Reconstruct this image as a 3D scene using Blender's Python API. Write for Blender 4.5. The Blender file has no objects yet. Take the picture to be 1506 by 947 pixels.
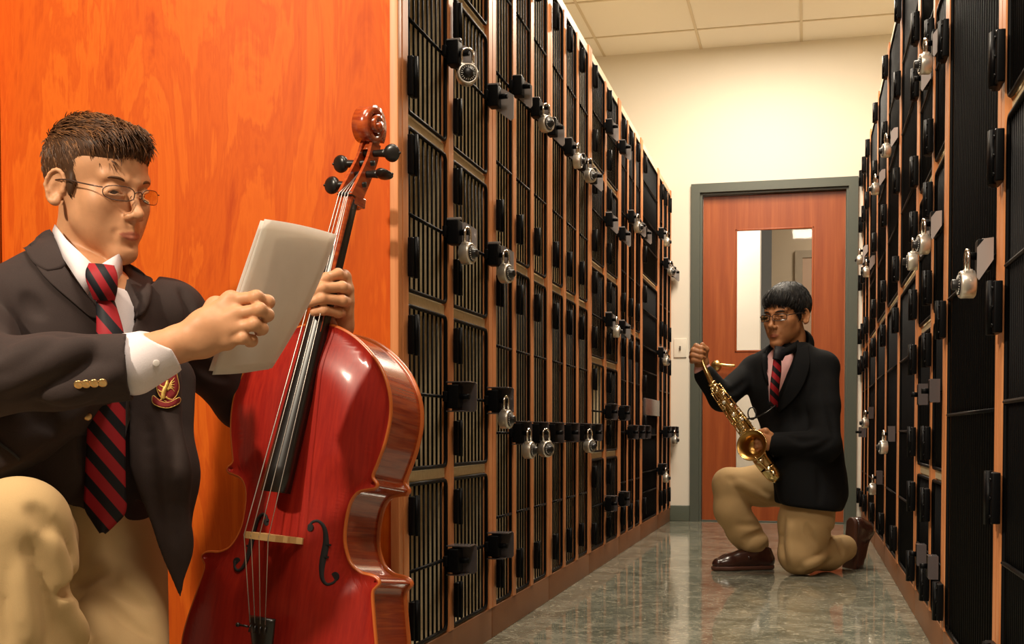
import bpy, bmesh, math, random
import numpy as np
from mathutils import Vector, Matrix
random.seed(7)
SC = bpy.context.scene
COL = SC.collection
# ------------------------------------------------------------------ camera model (frame 1506 x 947)
CAM_H = 0.57
FOC = 1756.0
PITCH = math.radians(1.6)
PRX, PRY = 753.0, 634.0 + FOC * math.tan(math.radians(1.6))
YAW = math.atan((1186 - 753) / FOC * math.cos(PITCH))
_s, _c, _st, _ct = math.sin(YAW), math.cos(YAW), math.sin(PITCH), math.cos(PITCH)
CR = Vector((_c, _s, 0)); CF = Vector((-_s * _ct, _c * _ct, -_st)); CU = Vector((-_s * _st, _c * _st, _ct))
EYE = Vector((0, 0, CAM_H))
def W(px, py, d):
    """world point seen at pixel (px,py) at forward distance d"""
    return EYE + d * (CF + CR * ((px - PRX) / FOC) + CU * ((PRY - py) / FOC))
def V(*a): return Vector(a)

# ------------------------------------------------------------------ materials
MATS = {}
def mat(name, color, rough=0.5, metal=0.0, spec=0.5, **kw):
    m = bpy.data.materials.new(name); m.use_nodes = True
    b = m.node_tree.nodes['Principled BSDF']
    b.inputs['Base Color'].default_value = (*color, 1)
    b.inputs['Roughness'].default_value = rough
    b.inputs['Metallic'].default_value = metal
    b.inputs['Specular IOR Level'].default_value = spec
    for k, v in kw.items():
        b.inputs[k.replace('_', ' ')].default_value = v
    MATS[name] = m
    return m
def nodes(m):
    nt = m.node_tree
    return nt, nt.nodes['Principled BSDF']
def add(nt, typ, **kw):
    n = nt.nodes.new(typ)
    for k, v in kw.items(): setattr(n, k, v)
    return n
def ramp(nt, fac, stops):
    r = add(nt, 'ShaderNodeValToRGB')
    e = r.color_ramp.elements
    e[0].position, e[0].color = stops[0][0], (*stops[0][1], 1)
    e[1].position, e[1].color = stops[1][0], (*stops[1][1], 1)
    for p, c in stops[2:]:
        x = e.new(p); x.color = (*c, 1)
    nt.links.new(fac, r.inputs['Fac'])
    return r.outputs['Color']
def coords(nt, scale=(1, 1, 1), rot=(0, 0, 0)):
    t = add(nt, 'ShaderNodeTexCoord'); mp = add(nt, 'ShaderNodeMapping')
    mp.inputs['Scale'].default_value = scale; mp.inputs['Rotation'].default_value = rot
    nt.links.new(t.outputs['Object'], mp.inputs['Vector'])
    return mp.outputs['Vector']
def noise(nt, vec, scale, detail=4, rough=0.5, dist=0.0):
    n = add(nt, 'ShaderNodeTexNoise')
    n.inputs['Scale'].default_value = scale; n.inputs['Detail'].default_value = detail
    n.inputs['Roughness'].default_value = rough; n.inputs['Distortion'].default_value = dist
    nt.links.new(vec, n.inputs['Vector'])
    return n.outputs['Fac']
def bump(nt, b, height, strength, dist=0.01):
    n = add(nt, 'ShaderNodeBump'); n.inputs['Strength'].default_value = strength; n.inputs['Distance'].default_value = dist
    nt.links.new(height, n.inputs['Height']); nt.links.new(n.outputs['Normal'], b.inputs['Normal'])
def cloth_mat(name, c0, c1, rough=0.85, scale=900, big=9):
    m = mat(name, c0, rough, spec=0.2); nt, b = nodes(m)
    v = coords(nt)
    n1 = noise(nt, v, scale, 2); n2 = noise(nt, v, big, 3)
    mx = add(nt, 'ShaderNodeMath', operation='MULTIPLY_ADD'); mx.inputs[1].default_value = 0.5
    nt.links.new(n1, mx.inputs[0]); 
    h = add(nt, 'ShaderNodeMath', operation='MULTIPLY'); h.inputs[1].default_value = 0.5
    nt.links.new(n2, h.inputs[0]); nt.links.new(h.outputs[0], mx.inputs[2])
    nt.links.new(ramp(nt, mx.outputs[0], [(0.3, c0), (0.7, c1)]), b.inputs['Base Color'])
    bump(nt, b, n1, 0.25, 0.0008)
    b.inputs['Sheen Weight'].default_value = 0.03
    return m
def wood_mat(name, stops, grain=(5, 5, 0.35), scale=3.0, rough=0.35, wav=0.6, coat=0.0, fine=60, spec=0.5):
    m = mat(name, stops[0][1], rough, spec=spec); nt, b = nodes(m)
    v = coords(nt, grain)
    n = noise(nt, v, scale, 5, 0.55, wav)
    v2 = coords(nt, (fine, fine, 1.2))
    f = noise(nt, v2, 4, 3, 0.6)
    a = add(nt, 'ShaderNodeMath', operation='MULTIPLY_ADD'); a.inputs[1].default_value = 0.22
    nt.links.new(f, a.inputs[0]); 
    a2 = add(nt, 'ShaderNodeMath', operation='MULTIPLY_ADD'); a2.inputs[1].default_value = 1.0; a2.inputs[2].default_value = -0.11
    nt.links.new(n, a2.inputs[0]); nt.links.new(a2.outputs[0], a.inputs[2])
    nt.links.new(ramp(nt, a.outputs[0], stops), b.inputs['Base Color'])
    if coat: b.inputs['Coat Weight'].default_value = coat; b.inputs['Coat Roughness'].default_value = 0.08
    return m

# ------------------------------------------------------------------ mesh builder
class MB:
    def __init__(s): s.v = []; s.f = []; s.mi = []; s.cur = 0; s.sm = []
    def _add(s, vs, fs, smooth=False):
        o = len(s.v); s.v += [tuple(p) for p in vs]
        for f in fs: s.f.append(tuple(i + o for i in f)); s.mi.append(s.cur); s.sm.append(smooth)
    def box(s, lo, hi, M=None):
        x0, y0, z0 = lo; x1, y1, z1 = hi
        p = [V(x, y, z) for z in (z0, z1) for y in (y0, y1) for x in (x0, x1)]
        if M is not None: p = [M @ q for q in p]
        s._add(p, [(0, 2, 3, 1), (4, 5, 7, 6), (0, 1, 5, 4), (2, 6, 7, 3), (0, 4, 6, 2), (1, 3, 7, 5)])
        return s
    def bbox(s, lo, hi, b=0.003, M=None, seg=2):
        """bevelled box"""
        bm = bmesh.new(); bmesh.ops.create_cube(bm, size=1)
        for q in bm.verts:
            q.co = V(*[(lo[i] + hi[i]) / 2 + q.co[i] * (hi[i] - lo[i]) for i in range(3)])
        bmesh.ops.bevel(bm, geom=bm.edges[:] + bm.verts[:], offset=b, segments=seg, affect='EDGES', profile=0.7)
        bm.verts.index_update()
        p = [q.co.copy() for q in bm.verts]
        if M is not None: p = [M @ q for q in p]
        s._add(p, [tuple(q.index for q in f.verts) for f in bm.faces], True); bm.free()
        return s
    def tube(s, pts, r, n=8, closed=False, caps=True, smooth=True, up=None):
        pts = [Vector(p) for p in pts]; k = len(pts)
        rs = r if isinstance(r, (list, tuple)) else [r] * k
        prev = None; rings = []
        for i in range(k):
            a = pts[i - 1] if (i or closed) else pts[0]; b = pts[(i + 1) % k] if (i < k - 1 or closed) else pts[-1]
            t = (b - a).normalized() if (b - a).length > 1e-9 else V(0, 0, 1)
            if prev is None:
                q = V(0, 0, 1) if abs(t.z) < 0.9 else V(1, 0, 0)
                x = t.cross(q).normalized()
            else: x = (prev - t * prev.dot(t)).normalized()
            prev = x; y = t.cross(x)
            rings.append([pts[i] + (x * math.cos(2 * math.pi * j / n) + y * math.sin(2 * math.pi * j / n)) * rs[i] for j in range(n)])
        vs = [p for rg in rings for p in rg]; fs = []
        for i in range(k if closed else k - 1):
            a, b = i * n, ((i + 1) % k) * n
            for j in range(n):
                fs.append((a + j, a + (j + 1) % n, b + (j + 1) % n, b + j))
        s._add(vs, fs, smooth)
        if caps and not closed:
            s._add(rings[0], [tuple(range(n))[::-1]]); s._add(rings[-1], [tuple(range(n))])
        return s
    def lathe(s, prof, M, n=20, caps=True, smooth=True):
        """prof: list of (r, h) around local z, placed with matrix M"""
        vs = []; fs = []
        for r, h in prof:
            for j in range(n):
                a = 2 * math.pi * j / n
                vs.append(M @ V(r * math.cos(a), r * math.sin(a), h))
        for i in range(len(prof) - 1):
            for j in range(n):
                fs.append((i * n + j, i * n + (j + 1) % n, (i + 1) * n + (j + 1) % n, (i + 1) * n + j))
        s._add(vs, fs, smooth)
        if caps:
            k = (len(prof) - 1) * n
            s._add(vs[:n], [tuple(range(n))[::-1]]); s._add(vs[k:k + n], [tuple(range(n))])
        return s
    def prism(s, poly, h0, h1, M=None, smooth=False):
        """poly: 2D outline (ccw), extruded along local z"""
        n = len(poly)
        vs = [V(x, y, h0) for x, y in poly] + [V(x, y, h1) for x, y in poly]
        if M is not None: vs = [M @ q for q in vs]
        s._add(vs, [(i, (i + 1) % n, n + (i + 1) % n, n + i) for i in range(n)], smooth)
        s._add(vs, [tuple(range(n))[::-1], tuple(range(n, 2 * n))])
        return s
    def grid(s, rows, smooth=True, thick=0.0, closed=False):
        """rows: list of equal-length point rows; thick gives it a real thickness"""
        R, C = len(rows), len(rows[0])
        P = [[Vector(p) for p in r] for r in rows]
        def quads(off, flip):
            fs = []
            for i in range(R - 1):
                for j in range(C if closed else C - 1):
                    q = (off + i * C + j, off + i * C + (j + 1) % C, off + (i + 1) * C + (j + 1) % C, off + (i + 1) * C + j)
                    fs.append(q[::-1] if flip else q)
            return fs
        top = [p for r in P for p in r]
        if not thick:
            s._add(top, quads(0, False), smooth); return s
        nr = []
        for i in range(R):
            for j in range(C):
                a = P[min(i + 1, R - 1)][j] - P[max(i - 1, 0)][j]
                jn = (j + 1) % C if closed else min(j + 1, C - 1); jp = (j - 1) % C if closed else max(j - 1, 0)
                b = P[i][jn] - P[i][jp]
                n_ = b.cross(a)
                nr.append(n_.normalized() if n_.length > 1e-12 else V(0, 0, 1))
        bot = [top[i] - nr[i] * thick for i in range(len(top))]
        fs = quads(0, False) + quads(R * C, True)
        N = R * C
        for i in range(R - 1):
            if not closed:
                a, b = i * C, (i + 1) * C
                fs.append((a, b, b + N, a + N)); a, b = i * C + C - 1, (i + 1) * C + C - 1; fs.append((b, a, a + N, b + N))
        for j in range(C if closed else C - 1):
            jn = (j + 1) % C
            fs.append((jn, j, j + N, jn + N)); a, b = (R - 1) * C + j, (R - 1) * C + jn; fs.append((a, b, b + N, a + N))
        s._add(top + bot, fs, smooth); return s
    def ball(s, c, r, nu=16, nv=10, M=None):
        r = r if isinstance(r, (tuple, list)) else (r, r, r)
        vs = []; fs = []
        for i in range(nv + 1):
            th = math.pi * i / nv
            for j in range(nu):
                a = 2 * math.pi * j / nu
                p = V(r[0] * math.sin(th) * math.cos(a), r[1] * math.sin(th) * math.sin(a), r[2] * math.cos(th))
                vs.append((M @ p if M is not None else p) + Vector(c))
        for i in range(nv):
            for j in range(nu):
                fs.append((i * nu + j, (i + 1) * nu + j, (i + 1) * nu + (j + 1) % nu, i * nu + (j + 1) % nu))
        s._add(vs, fs, True); return s
    def build(s, name, mats, parent=None, org=None, **props):
        if not isinstance(mats, (list, tuple)): mats = [mats]
        me = bpy.data.meshes.new(name)
        o_ = Vector(org) if org is not None else V(0, 0, 0)
        me.from_pydata([tuple(Vector(p) - o_) for p in s.v], [], s.f)
        for m in mats: me.materials.append(m)
        me.polygons.foreach_set('material_index', s.mi)
        me.polygons.foreach_set('use_smooth', s.sm)
        me.validate(); me.update()
        bm = bmesh.new(); bm.from_mesh(me)
        bmesh.ops.remove_doubles(bm, verts=bm.verts[:], dist=1e-6)
        bmesh.ops.recalc_face_normals(bm, faces=bm.faces[:]); bm.to_mesh(me); bm.free()
        return link(name, me, parent, o_, **props)
def link(name, me, parent=None, loc=(0, 0, 0), **props):
    o = bpy.data.objects.new(name, me); COL.objects.link(o)
    if parent is not None:
        o.parent = parent
        o.location = Vector(loc)
    else: o.location = loc
    for k, v in props.items(): o[k] = v
    return o
def empty(name, loc, label=None, category=None, group=None, rotz=0):
    o = bpy.data.objects.new(name, None); COL.objects.link(o); o.location = loc; o.rotation_euler = (0, 0, rotz)
    o.empty_display_size = 0.05
    return tag(o, label, category, group)
def tag(o, label=None, category=None, group=None, kind=None):
    for k, v in (('label', label), ('category', category), ('group', group), ('kind', kind)):
        if v: o[k] = v
    return o
def frame(o, x, y, z):
    """matrix from origin and three axis vectors"""
    M = Matrix.Identity(4)
    for i, a in enumerate((x, y, z)):
        for k in range(3): M[k][i] = a[k]
    for k in range(3): M[k][3] = o[k]
    return M
def basis(o, z, xh):
    z = Vector(z).normalized(); xh = Vector(xh); x = (xh - z * xh.dot(z)).normalized(); y = z.cross(x)
    return frame(o, x, y, z)
def spline(pts, n=8, closed=False):
    """Catmull-Rom through pts"""
    P = [Vector(p) for p in pts]; k = len(P); out = []
    for i in range(k if closed else k - 1):
        g = lambda j: P[j % k] if closed else P[max(0, min(k - 1, j))]
        a, b, c, d = g(i - 1), g(i), g(i + 1), g(i + 2)
        for q in range(n):
            t = q / n
            out.append(0.5 * ((2 * b) + (c - a) * t + (2 * a - 5 * b + 4 * c - d) * t * t + (3 * b - a - 3 * c + d) * t ** 3))
    if not closed: out.append(P[-1])
    return out

# ------------------------------------------------------------------ implicit-surface sculpting (signed distance field -> surface nets)
class SDF:
    def __init__(s, lo, hi, h, M=None, fine=()):
        """grid over local box lo..hi with voxel h, refined to hf inside the slabs of fine = [(lo, hi, hf)]; M maps local to world"""
        s.h = h; s.M = M; s.ax = []
        for i in range(3):
            cuts = sorted(set([lo[i], hi[i]] + [min(max(q[j][i], lo[i]), hi[i]) for q in fine for j in (0, 1)]))
            ax = [lo[i]]
            for a, b in zip(cuts[:-1], cuts[1:]):
                st = min([h] + [q[2] for q in fine if q[0][i] <= (a + b) / 2 <= q[1][i]])
                n = max(1, int(math.ceil((b - a) / st - 1e-6))); ax += [a + (b - a) * (k + 1) / n for k in range(n)]
            s.ax.append(np.array(ax, np.float64))
        s.n = np.array([len(a) for a in s.ax])
        s.F = np.full(tuple(s.n), 1.0, np.float32)
    def _sub(s, c0, c1):
        a = np.array([max(0, np.searchsorted(s.ax[i], c0[i]) - 1) for i in range(3)])
        b = np.array([min(s.n[i], np.searchsorted(s.ax[i], c1[i]) + 1) for i in range(3)])
        if np.any(b <= a): return None
        sl = tuple(slice(a[i], b[i]) for i in range(3))
        X = s.ax[0][sl[0]][:, None, None]; Y = s.ax[1][sl[1]][None, :, None]; Z = s.ax[2][sl[2]][None, None, :]
        return sl, X, Y, Z
    def _comb(s, sl, d, k, op):
        f = s.F[sl]; d = d.astype(np.float32)
        if op == 'add':
            if k > 0:
                hh = np.clip(0.5 + 0.5 * (f - d) / k, 0, 1); s.F[sl] = f * (1 - hh) + d * hh - k * hh * (1 - hh)
            else: s.F[sl] = np.minimum(f, d)
        elif op == 'sub':
            d = -d
            if k > 0:
                hh = np.clip(0.5 - 0.5 * (f - d) / k, 0, 1); s.F[sl] = f * (1 - hh) + d * hh + k * hh * (1 - hh)
            else: s.F[sl] = np.maximum(f, d)
        elif op == 'int':
            s.F[sl] = np.maximum(f, d)
    def cone(s, a, b, ra, rb=None, k=0.01, op='add', flat=None):
        """tapered capsule; flat=(axis, factor) squashes the section along axis"""
        rb = ra if rb is None else rb
        a = np.array(a, float); b = np.array(b, float); m = max(ra, rb) * (1 if flat is None else max(1, flat[1])) + 2 * k + 3 * s.h
        q = s._sub(np.minimum(a, b) - m, np.maximum(a, b) + m)
        if q is None: return s
        sl, X, Y, Z = q
        ab = b - a; L2 = max(float(ab @ ab), 1e-12)
        px, py, pz = X - a[0], Y - a[1], Z - a[2]
        t = np.clip((px * ab[0] + py * ab[1] + pz * ab[2]) / L2, 0, 1)
        dx, dy, dz = px - t * ab[0], py - t * ab[1], pz - t * ab[2]
        r = ra + (rb - ra) * t
        if flat is None:
            d = np.sqrt(dx * dx + dy * dy + dz * dz) - r
        else:
            ax = np.array(flat[0], float); ax /= np.linalg.norm(ax); fc = flat[1]
            w = dx * ax[0] + dy * ax[1] + dz * ax[2]; g = 1 / fc - 1
            ex, ey, ez = dx + w * g * ax[0], dy + w * g * ax[1], dz + w * g * ax[2]
            d = (np.sqrt(ex * ex + ey * ey + ez * ez) - r) * min(1, fc)
        s._comb(sl, d, k, op); return s
    def chain(s, pts, rs, k=0.01, op='add', flat=None):
        for i in range(len(pts) - 1): s.cone(pts[i], pts[i + 1], rs[i], rs[i + 1], k, op, flat)
        return s
    def ell(s, c, r, k=0.01, op='add', R=None):
        """ellipsoid with optional 3x3 rotation (columns = its axes)"""
        c = np.array(c, float); r = np.array(r, float) if np.ndim(r) else np.array([r] * 3, float)
        m = r.max() + 2 * k + 3 * s.h
        q = s._sub(c - m, c + m)
        if q is None: return s
        sl, X, Y, Z = q
        x, y, z = X - c[0], Y - c[1], Z - c[2]
        if R is not None:
            R = np.array(R, float)
            x, y, z = (R[0, 0] * x + R[1, 0] * y + R[2, 0] * z, R[0, 1] * x + R[1, 1] * y + R[2, 1] * z, R[0, 2] * x + R[1, 2] * y + R[2, 2] * z)
        k0 = np.sqrt((x / r[0]) ** 2 + (y / r[1]) ** 2 + (z / r[2]) ** 2)
        k1 = np.sqrt((x / r[0] ** 2) ** 2 + (y / r[1] ** 2) ** 2 + (z / r[2] ** 2) ** 2)
        d = k0 * (k0 - 1) / np.maximum(k1, 1e-9)
        s._comb(sl, d, k, op); return s
    def half(s, p, n, k=0.0, op='sub'):
        """half space on the side n points to"""
        n = np.array(n, float); n /= np.linalg.norm(n); p = np.array(p, float)
        X = s.ax[0][:, None, None]; Y = s.ax[1][None, :, None]; Z = s.ax[2][None, None, :]
        d = -((X - p[0]) * n[0] + (Y - p[1]) * n[1] + (Z - p[2]) * n[2])
        s._comb((slice(None),) * 3, np.broadcast_to(d, s.F.shape), k, op); return s
    def field(s, fn, k=0.0, op='add'):
        X = s.ax[0][:, None, None]; Y = s.ax[1][None, :, None]; Z = s.ax[2][None, None, :]
        s._comb((slice(None),) * 3, np.broadcast_to(fn(X, Y, Z), s.F.shape), k, op); return s
    def warp(s, fn):
        X = s.ax[0][:, None, None]; Y = s.ax[1][None, :, None]; Z = s.ax[2][None, None, :]
        s.F = s.F + fn(X, Y, Z).astype(np.float32); return s
    def mesh(s):
        F = s.F.copy()
        F[0] = F[-1] = 1; F[:, 0] = F[:, -1] = 1; F[:, :, 0] = F[:, :, -1] = 1
        I = F < 0; sh = np.array(F.shape) - 1
        ids, pts, quads = [], [], []
        for a in range(3):
            sl0 = [slice(None)] * 3; sl1 = [slice(None)] * 3; sl0[a] = slice(0, -1); sl1[a] = slice(1, None)
            cr = I[tuple(sl0)] != I[tuple(sl1)]
            idx = np.argwhere(cr)
            if len(idx) == 0: continue
            v0, v1 = F[tuple(sl0)][cr], F[tuple(sl1)][cr]; t = v0 / (v0 - v1)
            p = np.stack([s.ax[i][idx[:, i]] for i in range(3)], 1)
            p[:, a] += t * (s.ax[a][idx[:, a] + 1] - s.ax[a][idx[:, a]])
            b, c = (a + 1) % 3, (a + 2) % 3
            Q = []
            for db, dc in ((0, 0), (1, 0), (1, 1), (0, 1)):
                q = idx.copy(); q[:, b] -= db; q[:, c] -= dc
                k = np.ravel_multi_index(np.clip(q, 0, sh - 1).T, tuple(sh)); Q.append(k); ids.append(k); pts.append(p)
            Q = np.stack(Q, 1); neg = v0 < 0
            Q[~neg] = Q[~neg][:, ::-1]; quads.append(Q)
        ids = np.concatenate(ids); pts = np.concatenate(pts); Q = np.concatenate(quads)
        used, inv = np.unique(ids, return_inverse=True); inv = inv.ravel()
        cnt = np.bincount(inv, minlength=len(used)).astype(float)
        Vv = np.stack([np.bincount(inv, weights=pts[:, i], minlength=len(used)) / cnt for i in range(3)], 1)
        return Vv, np.searchsorted(used, Q)
    def build(s, name, mats, parent=None, paint=None, smooth=0, keep=True, **props):
        if not isinstance(mats, (list, tuple)): mats = [mats]
        v, q = s.mesh()
        for _ in range(smooth):
            acc = np.zeros_like(v); n = np.zeros(len(v))
            for i in range(4):
                a, b = q[:, i], q[:, (i + 1) % 4]
                np.add.at(acc, a, v[b]); np.add.at(acc, b, v[a]); np.add.at(n, a, 1); np.add.at(n, b, 1)
            v = v * 0.5 + 0.5 * acc / np.maximum(n, 1)[:, None]
        tint = None if paint is None else paint(v)
        if s.M is not None:
            A = np.array(s.M)[:3]; v = v @ A[:, :3].T + A[:, 3]
        me = bpy.data.meshes.new(name)
        me.from_pydata(v.tolist(), [], q.tolist())
        for m in mats: me.materials.append(m)
        me.polygons.foreach_set('use_smooth', [True] * len(q))
        if tint is not None:
            at = me.attributes.new('tint', 'FLOAT', 'POINT'); at.data.foreach_set('value', np.asarray(tint, np.float32))
        me.update()
        return link(name, me, parent, (0, 0, 0), **props)
def cast(obj, px, py, lift=0.0, dflt=2.0):
    """point where the sight line through a pixel meets obj, lifted off its surface"""
    d = (W(px, py, 1.0) - EYE).normalized()
    ok, loc, nor, _i = obj.ray_cast(EYE, d)
    if not ok:
        for r in (4, 8, 12, 18, 26):
            for k in range(12):
                e = (W(px + r * math.cos(k * math.pi / 6), py + r * math.sin(k * math.pi / 6), 1.0) - EYE).normalized()
                ok, loc, nor, _i = obj.ray_cast(EYE, e)
                if ok: return EYE + d * ((loc - EYE).length - lift * 0.6)
        return W(px, py, dflt)
    if nor.dot(d) > 0: nor = -nor
    return loc + nor * lift * 0.6 - d * lift * 0.4
def Lc(M, p):
    """world point -> local tuple"""
    return tuple(M.inverted() @ Vector(p))
# ================================================================== ROOM
XL, XR, YB, ZC = -0.835, 0.325, 7.6, 2.96
m_wall = mat('wall_cream', (0.82, 0.76, 0.65), 0.75, spec=0.25)
nt, b = nodes(m_wall); bump(nt, b, noise(nt, coords(nt), 220, 2), 0.08, 0.002)
m_ceil = mat('ceiling_tile', (0.84, 0.78, 0.68), 0.9, spec=0.1)
nt, b = nodes(m_ceil); bump(nt, b, noise(nt, coords(nt), 150, 3), 0.2, 0.003)
m_grid = mat('ceiling_bar', (0.62, 0.52, 0.36), 0.5)
m_base = mat('baseboard_green', (0.10, 0.115, 0.085), 0.45)
m_frame = mat('door_frame_green', (0.085, 0.095, 0.075), 0.42)
# polished marbled vinyl floor
m_floor = mat('floor_vinyl', (0.25, 0.27, 0.2), 0.12, spec=0.42); nt, b = nodes(m_floor)
v = coords(nt, (1, 1, 1))
n1 = noise(nt, v, 7, 6, 0.62, 1.2)
n2 = noise(nt, v, 22, 5, 0.7, 2.6)
n3 = noise(nt, v, 3.0, 2, 0.5, 0.4)
c1 = ramp(nt, n1, [(0.34, (0.12, 0.125, 0.095)), (0.5, (0.20, 0.205, 0.16)), (0.66, (0.30, 0.295, 0.235))])
c2 = ramp(nt, n2, [(0.53, (0, 0, 0)), (0.66, (0.75, 0.75, 0.75))])
mx = add(nt, 'ShaderNodeMix', data_type='RGBA'); nt.links.new(c2, mx.inputs['Factor']); nt.links.new(c1, mx.inputs['A']); mx.inputs['B'].default_value = (0.62, 0.57, 0.43, 1)
c3 = ramp(nt, noise(nt, v, 13, 4, 0.65, 1.9), [(0.36, (0.5, 0.5, 0.5)), (0.47, (0, 0, 0))])
mx2 = add(nt, 'ShaderNodeMix', data_type='RGBA'); nt.links.new(c3, mx2.inputs['Factor']); nt.links.new(mx.outputs['Result'], mx2.inputs['A']); mx2.inputs['B'].default_value = (0.075, 0.09, 0.07, 1)
nt.links.new(mx2.outputs['Result'], b.inputs['Base Color'])
rr = add(nt, 'ShaderNodeMath', operation='MULTIPLY_ADD'); rr.inputs[1].default_value = 0.10; rr.inputs[2].default_value = 0.02
nt.links.new(n3, rr.inputs[0]); nt.links.new(rr.outputs[0], b.inputs['Roughness'])
bump(nt, b, n3, 0.03, 0.01)
m_doorwood = wood_mat('door_wood', [(0.3, (0.27, 0.054, 0.014)), (0.55, (0.34, 0.078, 0.020)), (0.75, (0.42, 0.108, 0.029))], (9, 9, 0.5), 3, 0.35, 0.4, spec=0.4)
m_brass = mat('brass_satin', (0.78, 0.52, 0.20), 0.28, 1.0)
m_glass = bpy.data.materials.new('pane_glass'); m_glass.use_nodes = True
nt = m_glass.node_tree; nt.nodes.clear()
o_ = add(nt, 'ShaderNodeOutputMaterial'); mixs = add(nt, 'ShaderNodeMixShader'); tr = add(nt, 'ShaderNodeBsdfTransparent'); gl = add(nt, 'ShaderNodeBsdfGlossy'); fr = add(nt, 'ShaderNodeFresnel')
gl.inputs['Roughness'].default_value = 0.02; fr.inputs['IOR'].default_value = 1.45
nt.links.new(fr.outputs[0], mixs.inputs[0]); nt.links.new(tr.outputs[0], mixs.inputs[1]); nt.links.new(gl.outputs[0], mixs.inputs[2]); nt.links.new(mixs.outputs[0], o_.inputs[0])
m_white = mat('switch_plate', (0.86, 0.80, 0.68), 0.35)
m_screw = mat('switch_slot', (0.1, 0.08, 0.06), 0.5)

def struct(mb, name, m): 
    o = mb.build(name, m); o['kind'] = 'structure'; return o
X0, X1, Y0r = -4.9, 2.6, -3.4
struct(MB().box((X0, Y0r, -0.05), (X1, YB + 3.2, 0)), 'floor', m_floor)
c = MB().box((X0, Y0r, ZC), (X1, YB, ZC + 0.05)); c.cur = 1
gx = [-0.655 + 0.6096 * i for i in range(-4, 6)]; gy = [YB - 0.37 - 0.6096 * i for i in range(0, 18)]
for x in gx:
    if X0 < x < X1: c.box((x - 0.008, Y0r, ZC - 0.004), (x + 0.008, YB, ZC))
for y in gy: c.box((X0, y - 0.008, ZC - 0.0045), (X1, y + 0.008, ZC))
struct(c, 'ceiling', [m_ceil, m_grid])
# back wall with the doorway cut out
DX0, DX1, DZ1 = -0.712, 0.297, 2.117       # outside of the door frame
OX0, OX1, OZ1 = DX0 + 0.055, DX1 - 0.055, DZ1 - 0.06
bw = MB().box((X0, YB, 0), (OX0 - 0.02, YB + 0.14, ZC)).box((OX1 + 0.02, YB, 0), (X1, YB + 0.14, ZC)).box((OX0 - 0.02, YB, OZ1 + 0.02), (OX1 + 0.02, YB + 0.14, ZC))
struct(bw, 'wall_back', m_wall)
struct(MB().box((X0 - 0.1, Y0r, 0), (X0, YB, ZC)), 'wall_left', m_wall)
struct(MB().box((X1, Y0r, 0), (X1 + 0.1, YB, ZC)), 'wall_right', m_wall)
struct(MB().box((X0, Y0r - 0.1, 0), (X1, Y0r, ZC)), 'wall_front', m_wall)
bb = MB().bbox((-1.6, YB - 0.012, 0), (DX0 - 0.001, YB, 0.10), 0.004)
struct(bb, 'baseboard_back', m_base)
# door frame : stepped steel profile
def ring(mb, x0, x1, z1, y0, y1, w):
    mb.box((x0, y0, 0), (x0 + w, y1, z1 - w)).box((x1 - w, y0, 0), (x1, y1, z1 - w)).box((x0, y0, z1 - w), (x1, y1, z1))
fr_ = MB(); ring(fr_, DX0, DX1, DZ1, YB - 0.022, YB + 0.03, 0.055); ring(fr_, DX0 + 0.053, DX1 - 0.053, DZ1 - 0.053, YB + 0.0, YB + 0.10, 0.016)
struct(fr_, 'trim_door', m_frame)
# door leaf with two glazed panels
LX0, LX1, LZ1, LY0, LY1 = OX0 + 0.017, OX1 - 0.017, OZ1 - 0.012, YB + 0.04, YB + 0.085
GX0, GX1 = -0.441, 0.037
panes = [(1.066, 1.835), (0.24, 0.93)]
d = MB()
def leafbox(x0, x1, z0, z1): d.box((x0, LY0, z0), (x1, LY1, z1))
leafbox(LX0, GX0, 0.008, LZ1); leafbox(GX1, LX1, 0.008, LZ1)
zs = [0.008] + [z for p in sorted(panes) for z in p] + [LZ1]
for i in range(0, len(zs), 2): leafbox(GX0, GX1, zs[i], zs[i + 1])
door = struct(d, 'door_1', m_doorwood)
bead = MB()
for z0, z1 in panes:
    w = 0.012
    for lo, hi in (((GX0, z0), (GX0 + w, z1)), ((GX1 - w, z0), (GX1, z1)), ((GX0, z0), (GX1, z0 + w)), ((GX0, z1 - w), (GX1, z1))):
        bead.bbox((lo[0], LY0 - 0.004, lo[1]), (hi[0], LY0 + 0.014, hi[1]), 0.003)
bead.build('glazing_bead', m_doorwood, door)
for z0, z1 in panes:
    MB().box((GX0 + 0.002, LY0 + 0.016, z0 + 0.002), (GX1 - 0.002, LY0 + 0.022, z1 - 0.002)).build('glass_pane', m_glass, door)
struct(MB().bbox((OX0, YB + 0.03, 0), (OX1, YB + 0.12, 0.0075), 0.002), 'trim_gap_strip', m_frame)  # dark strip added under the leaf to stop light from the passage
lv = MB(); hx, hz = -0.555, 0.985
lv.lathe([(0.0, 0), (0.034, 0), (0.034, 0.006), (0.026, 0.012), (0.012, 0.014), (0.011, 0.05), (0.0, 0.052)], basis((hx, LY0, hz), (0, -1, 0), (1, 0, 0)), 24, False)
lv.tube(spline([(hx, LY0 - 0.046, hz), (hx + 0.03, LY0 - 0.05, hz + 0.002), (hx + 0.08, LY0 - 0.05, hz - 0.004), (hx + 0.118, LY0 - 0.044, hz - 0.006)], 5), 0.0095, 10)
lv.build('door_handle', m_brass, door)
sw = empty('light_switch', (-0.778, YB, 1.095), 'cream light switch plate on the wall beside the door frame', 'light switch')
MB().bbox((-0.04, -0.007, -0.06), (0.04, 0, 0.06), 0.003).build('switch_plate', m_white, sw)
MB().bbox((-0.005, -0.017, -0.012), (0.005, -0.006, 0.012), 0.002).build('toggle', m_screw, sw)
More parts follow.
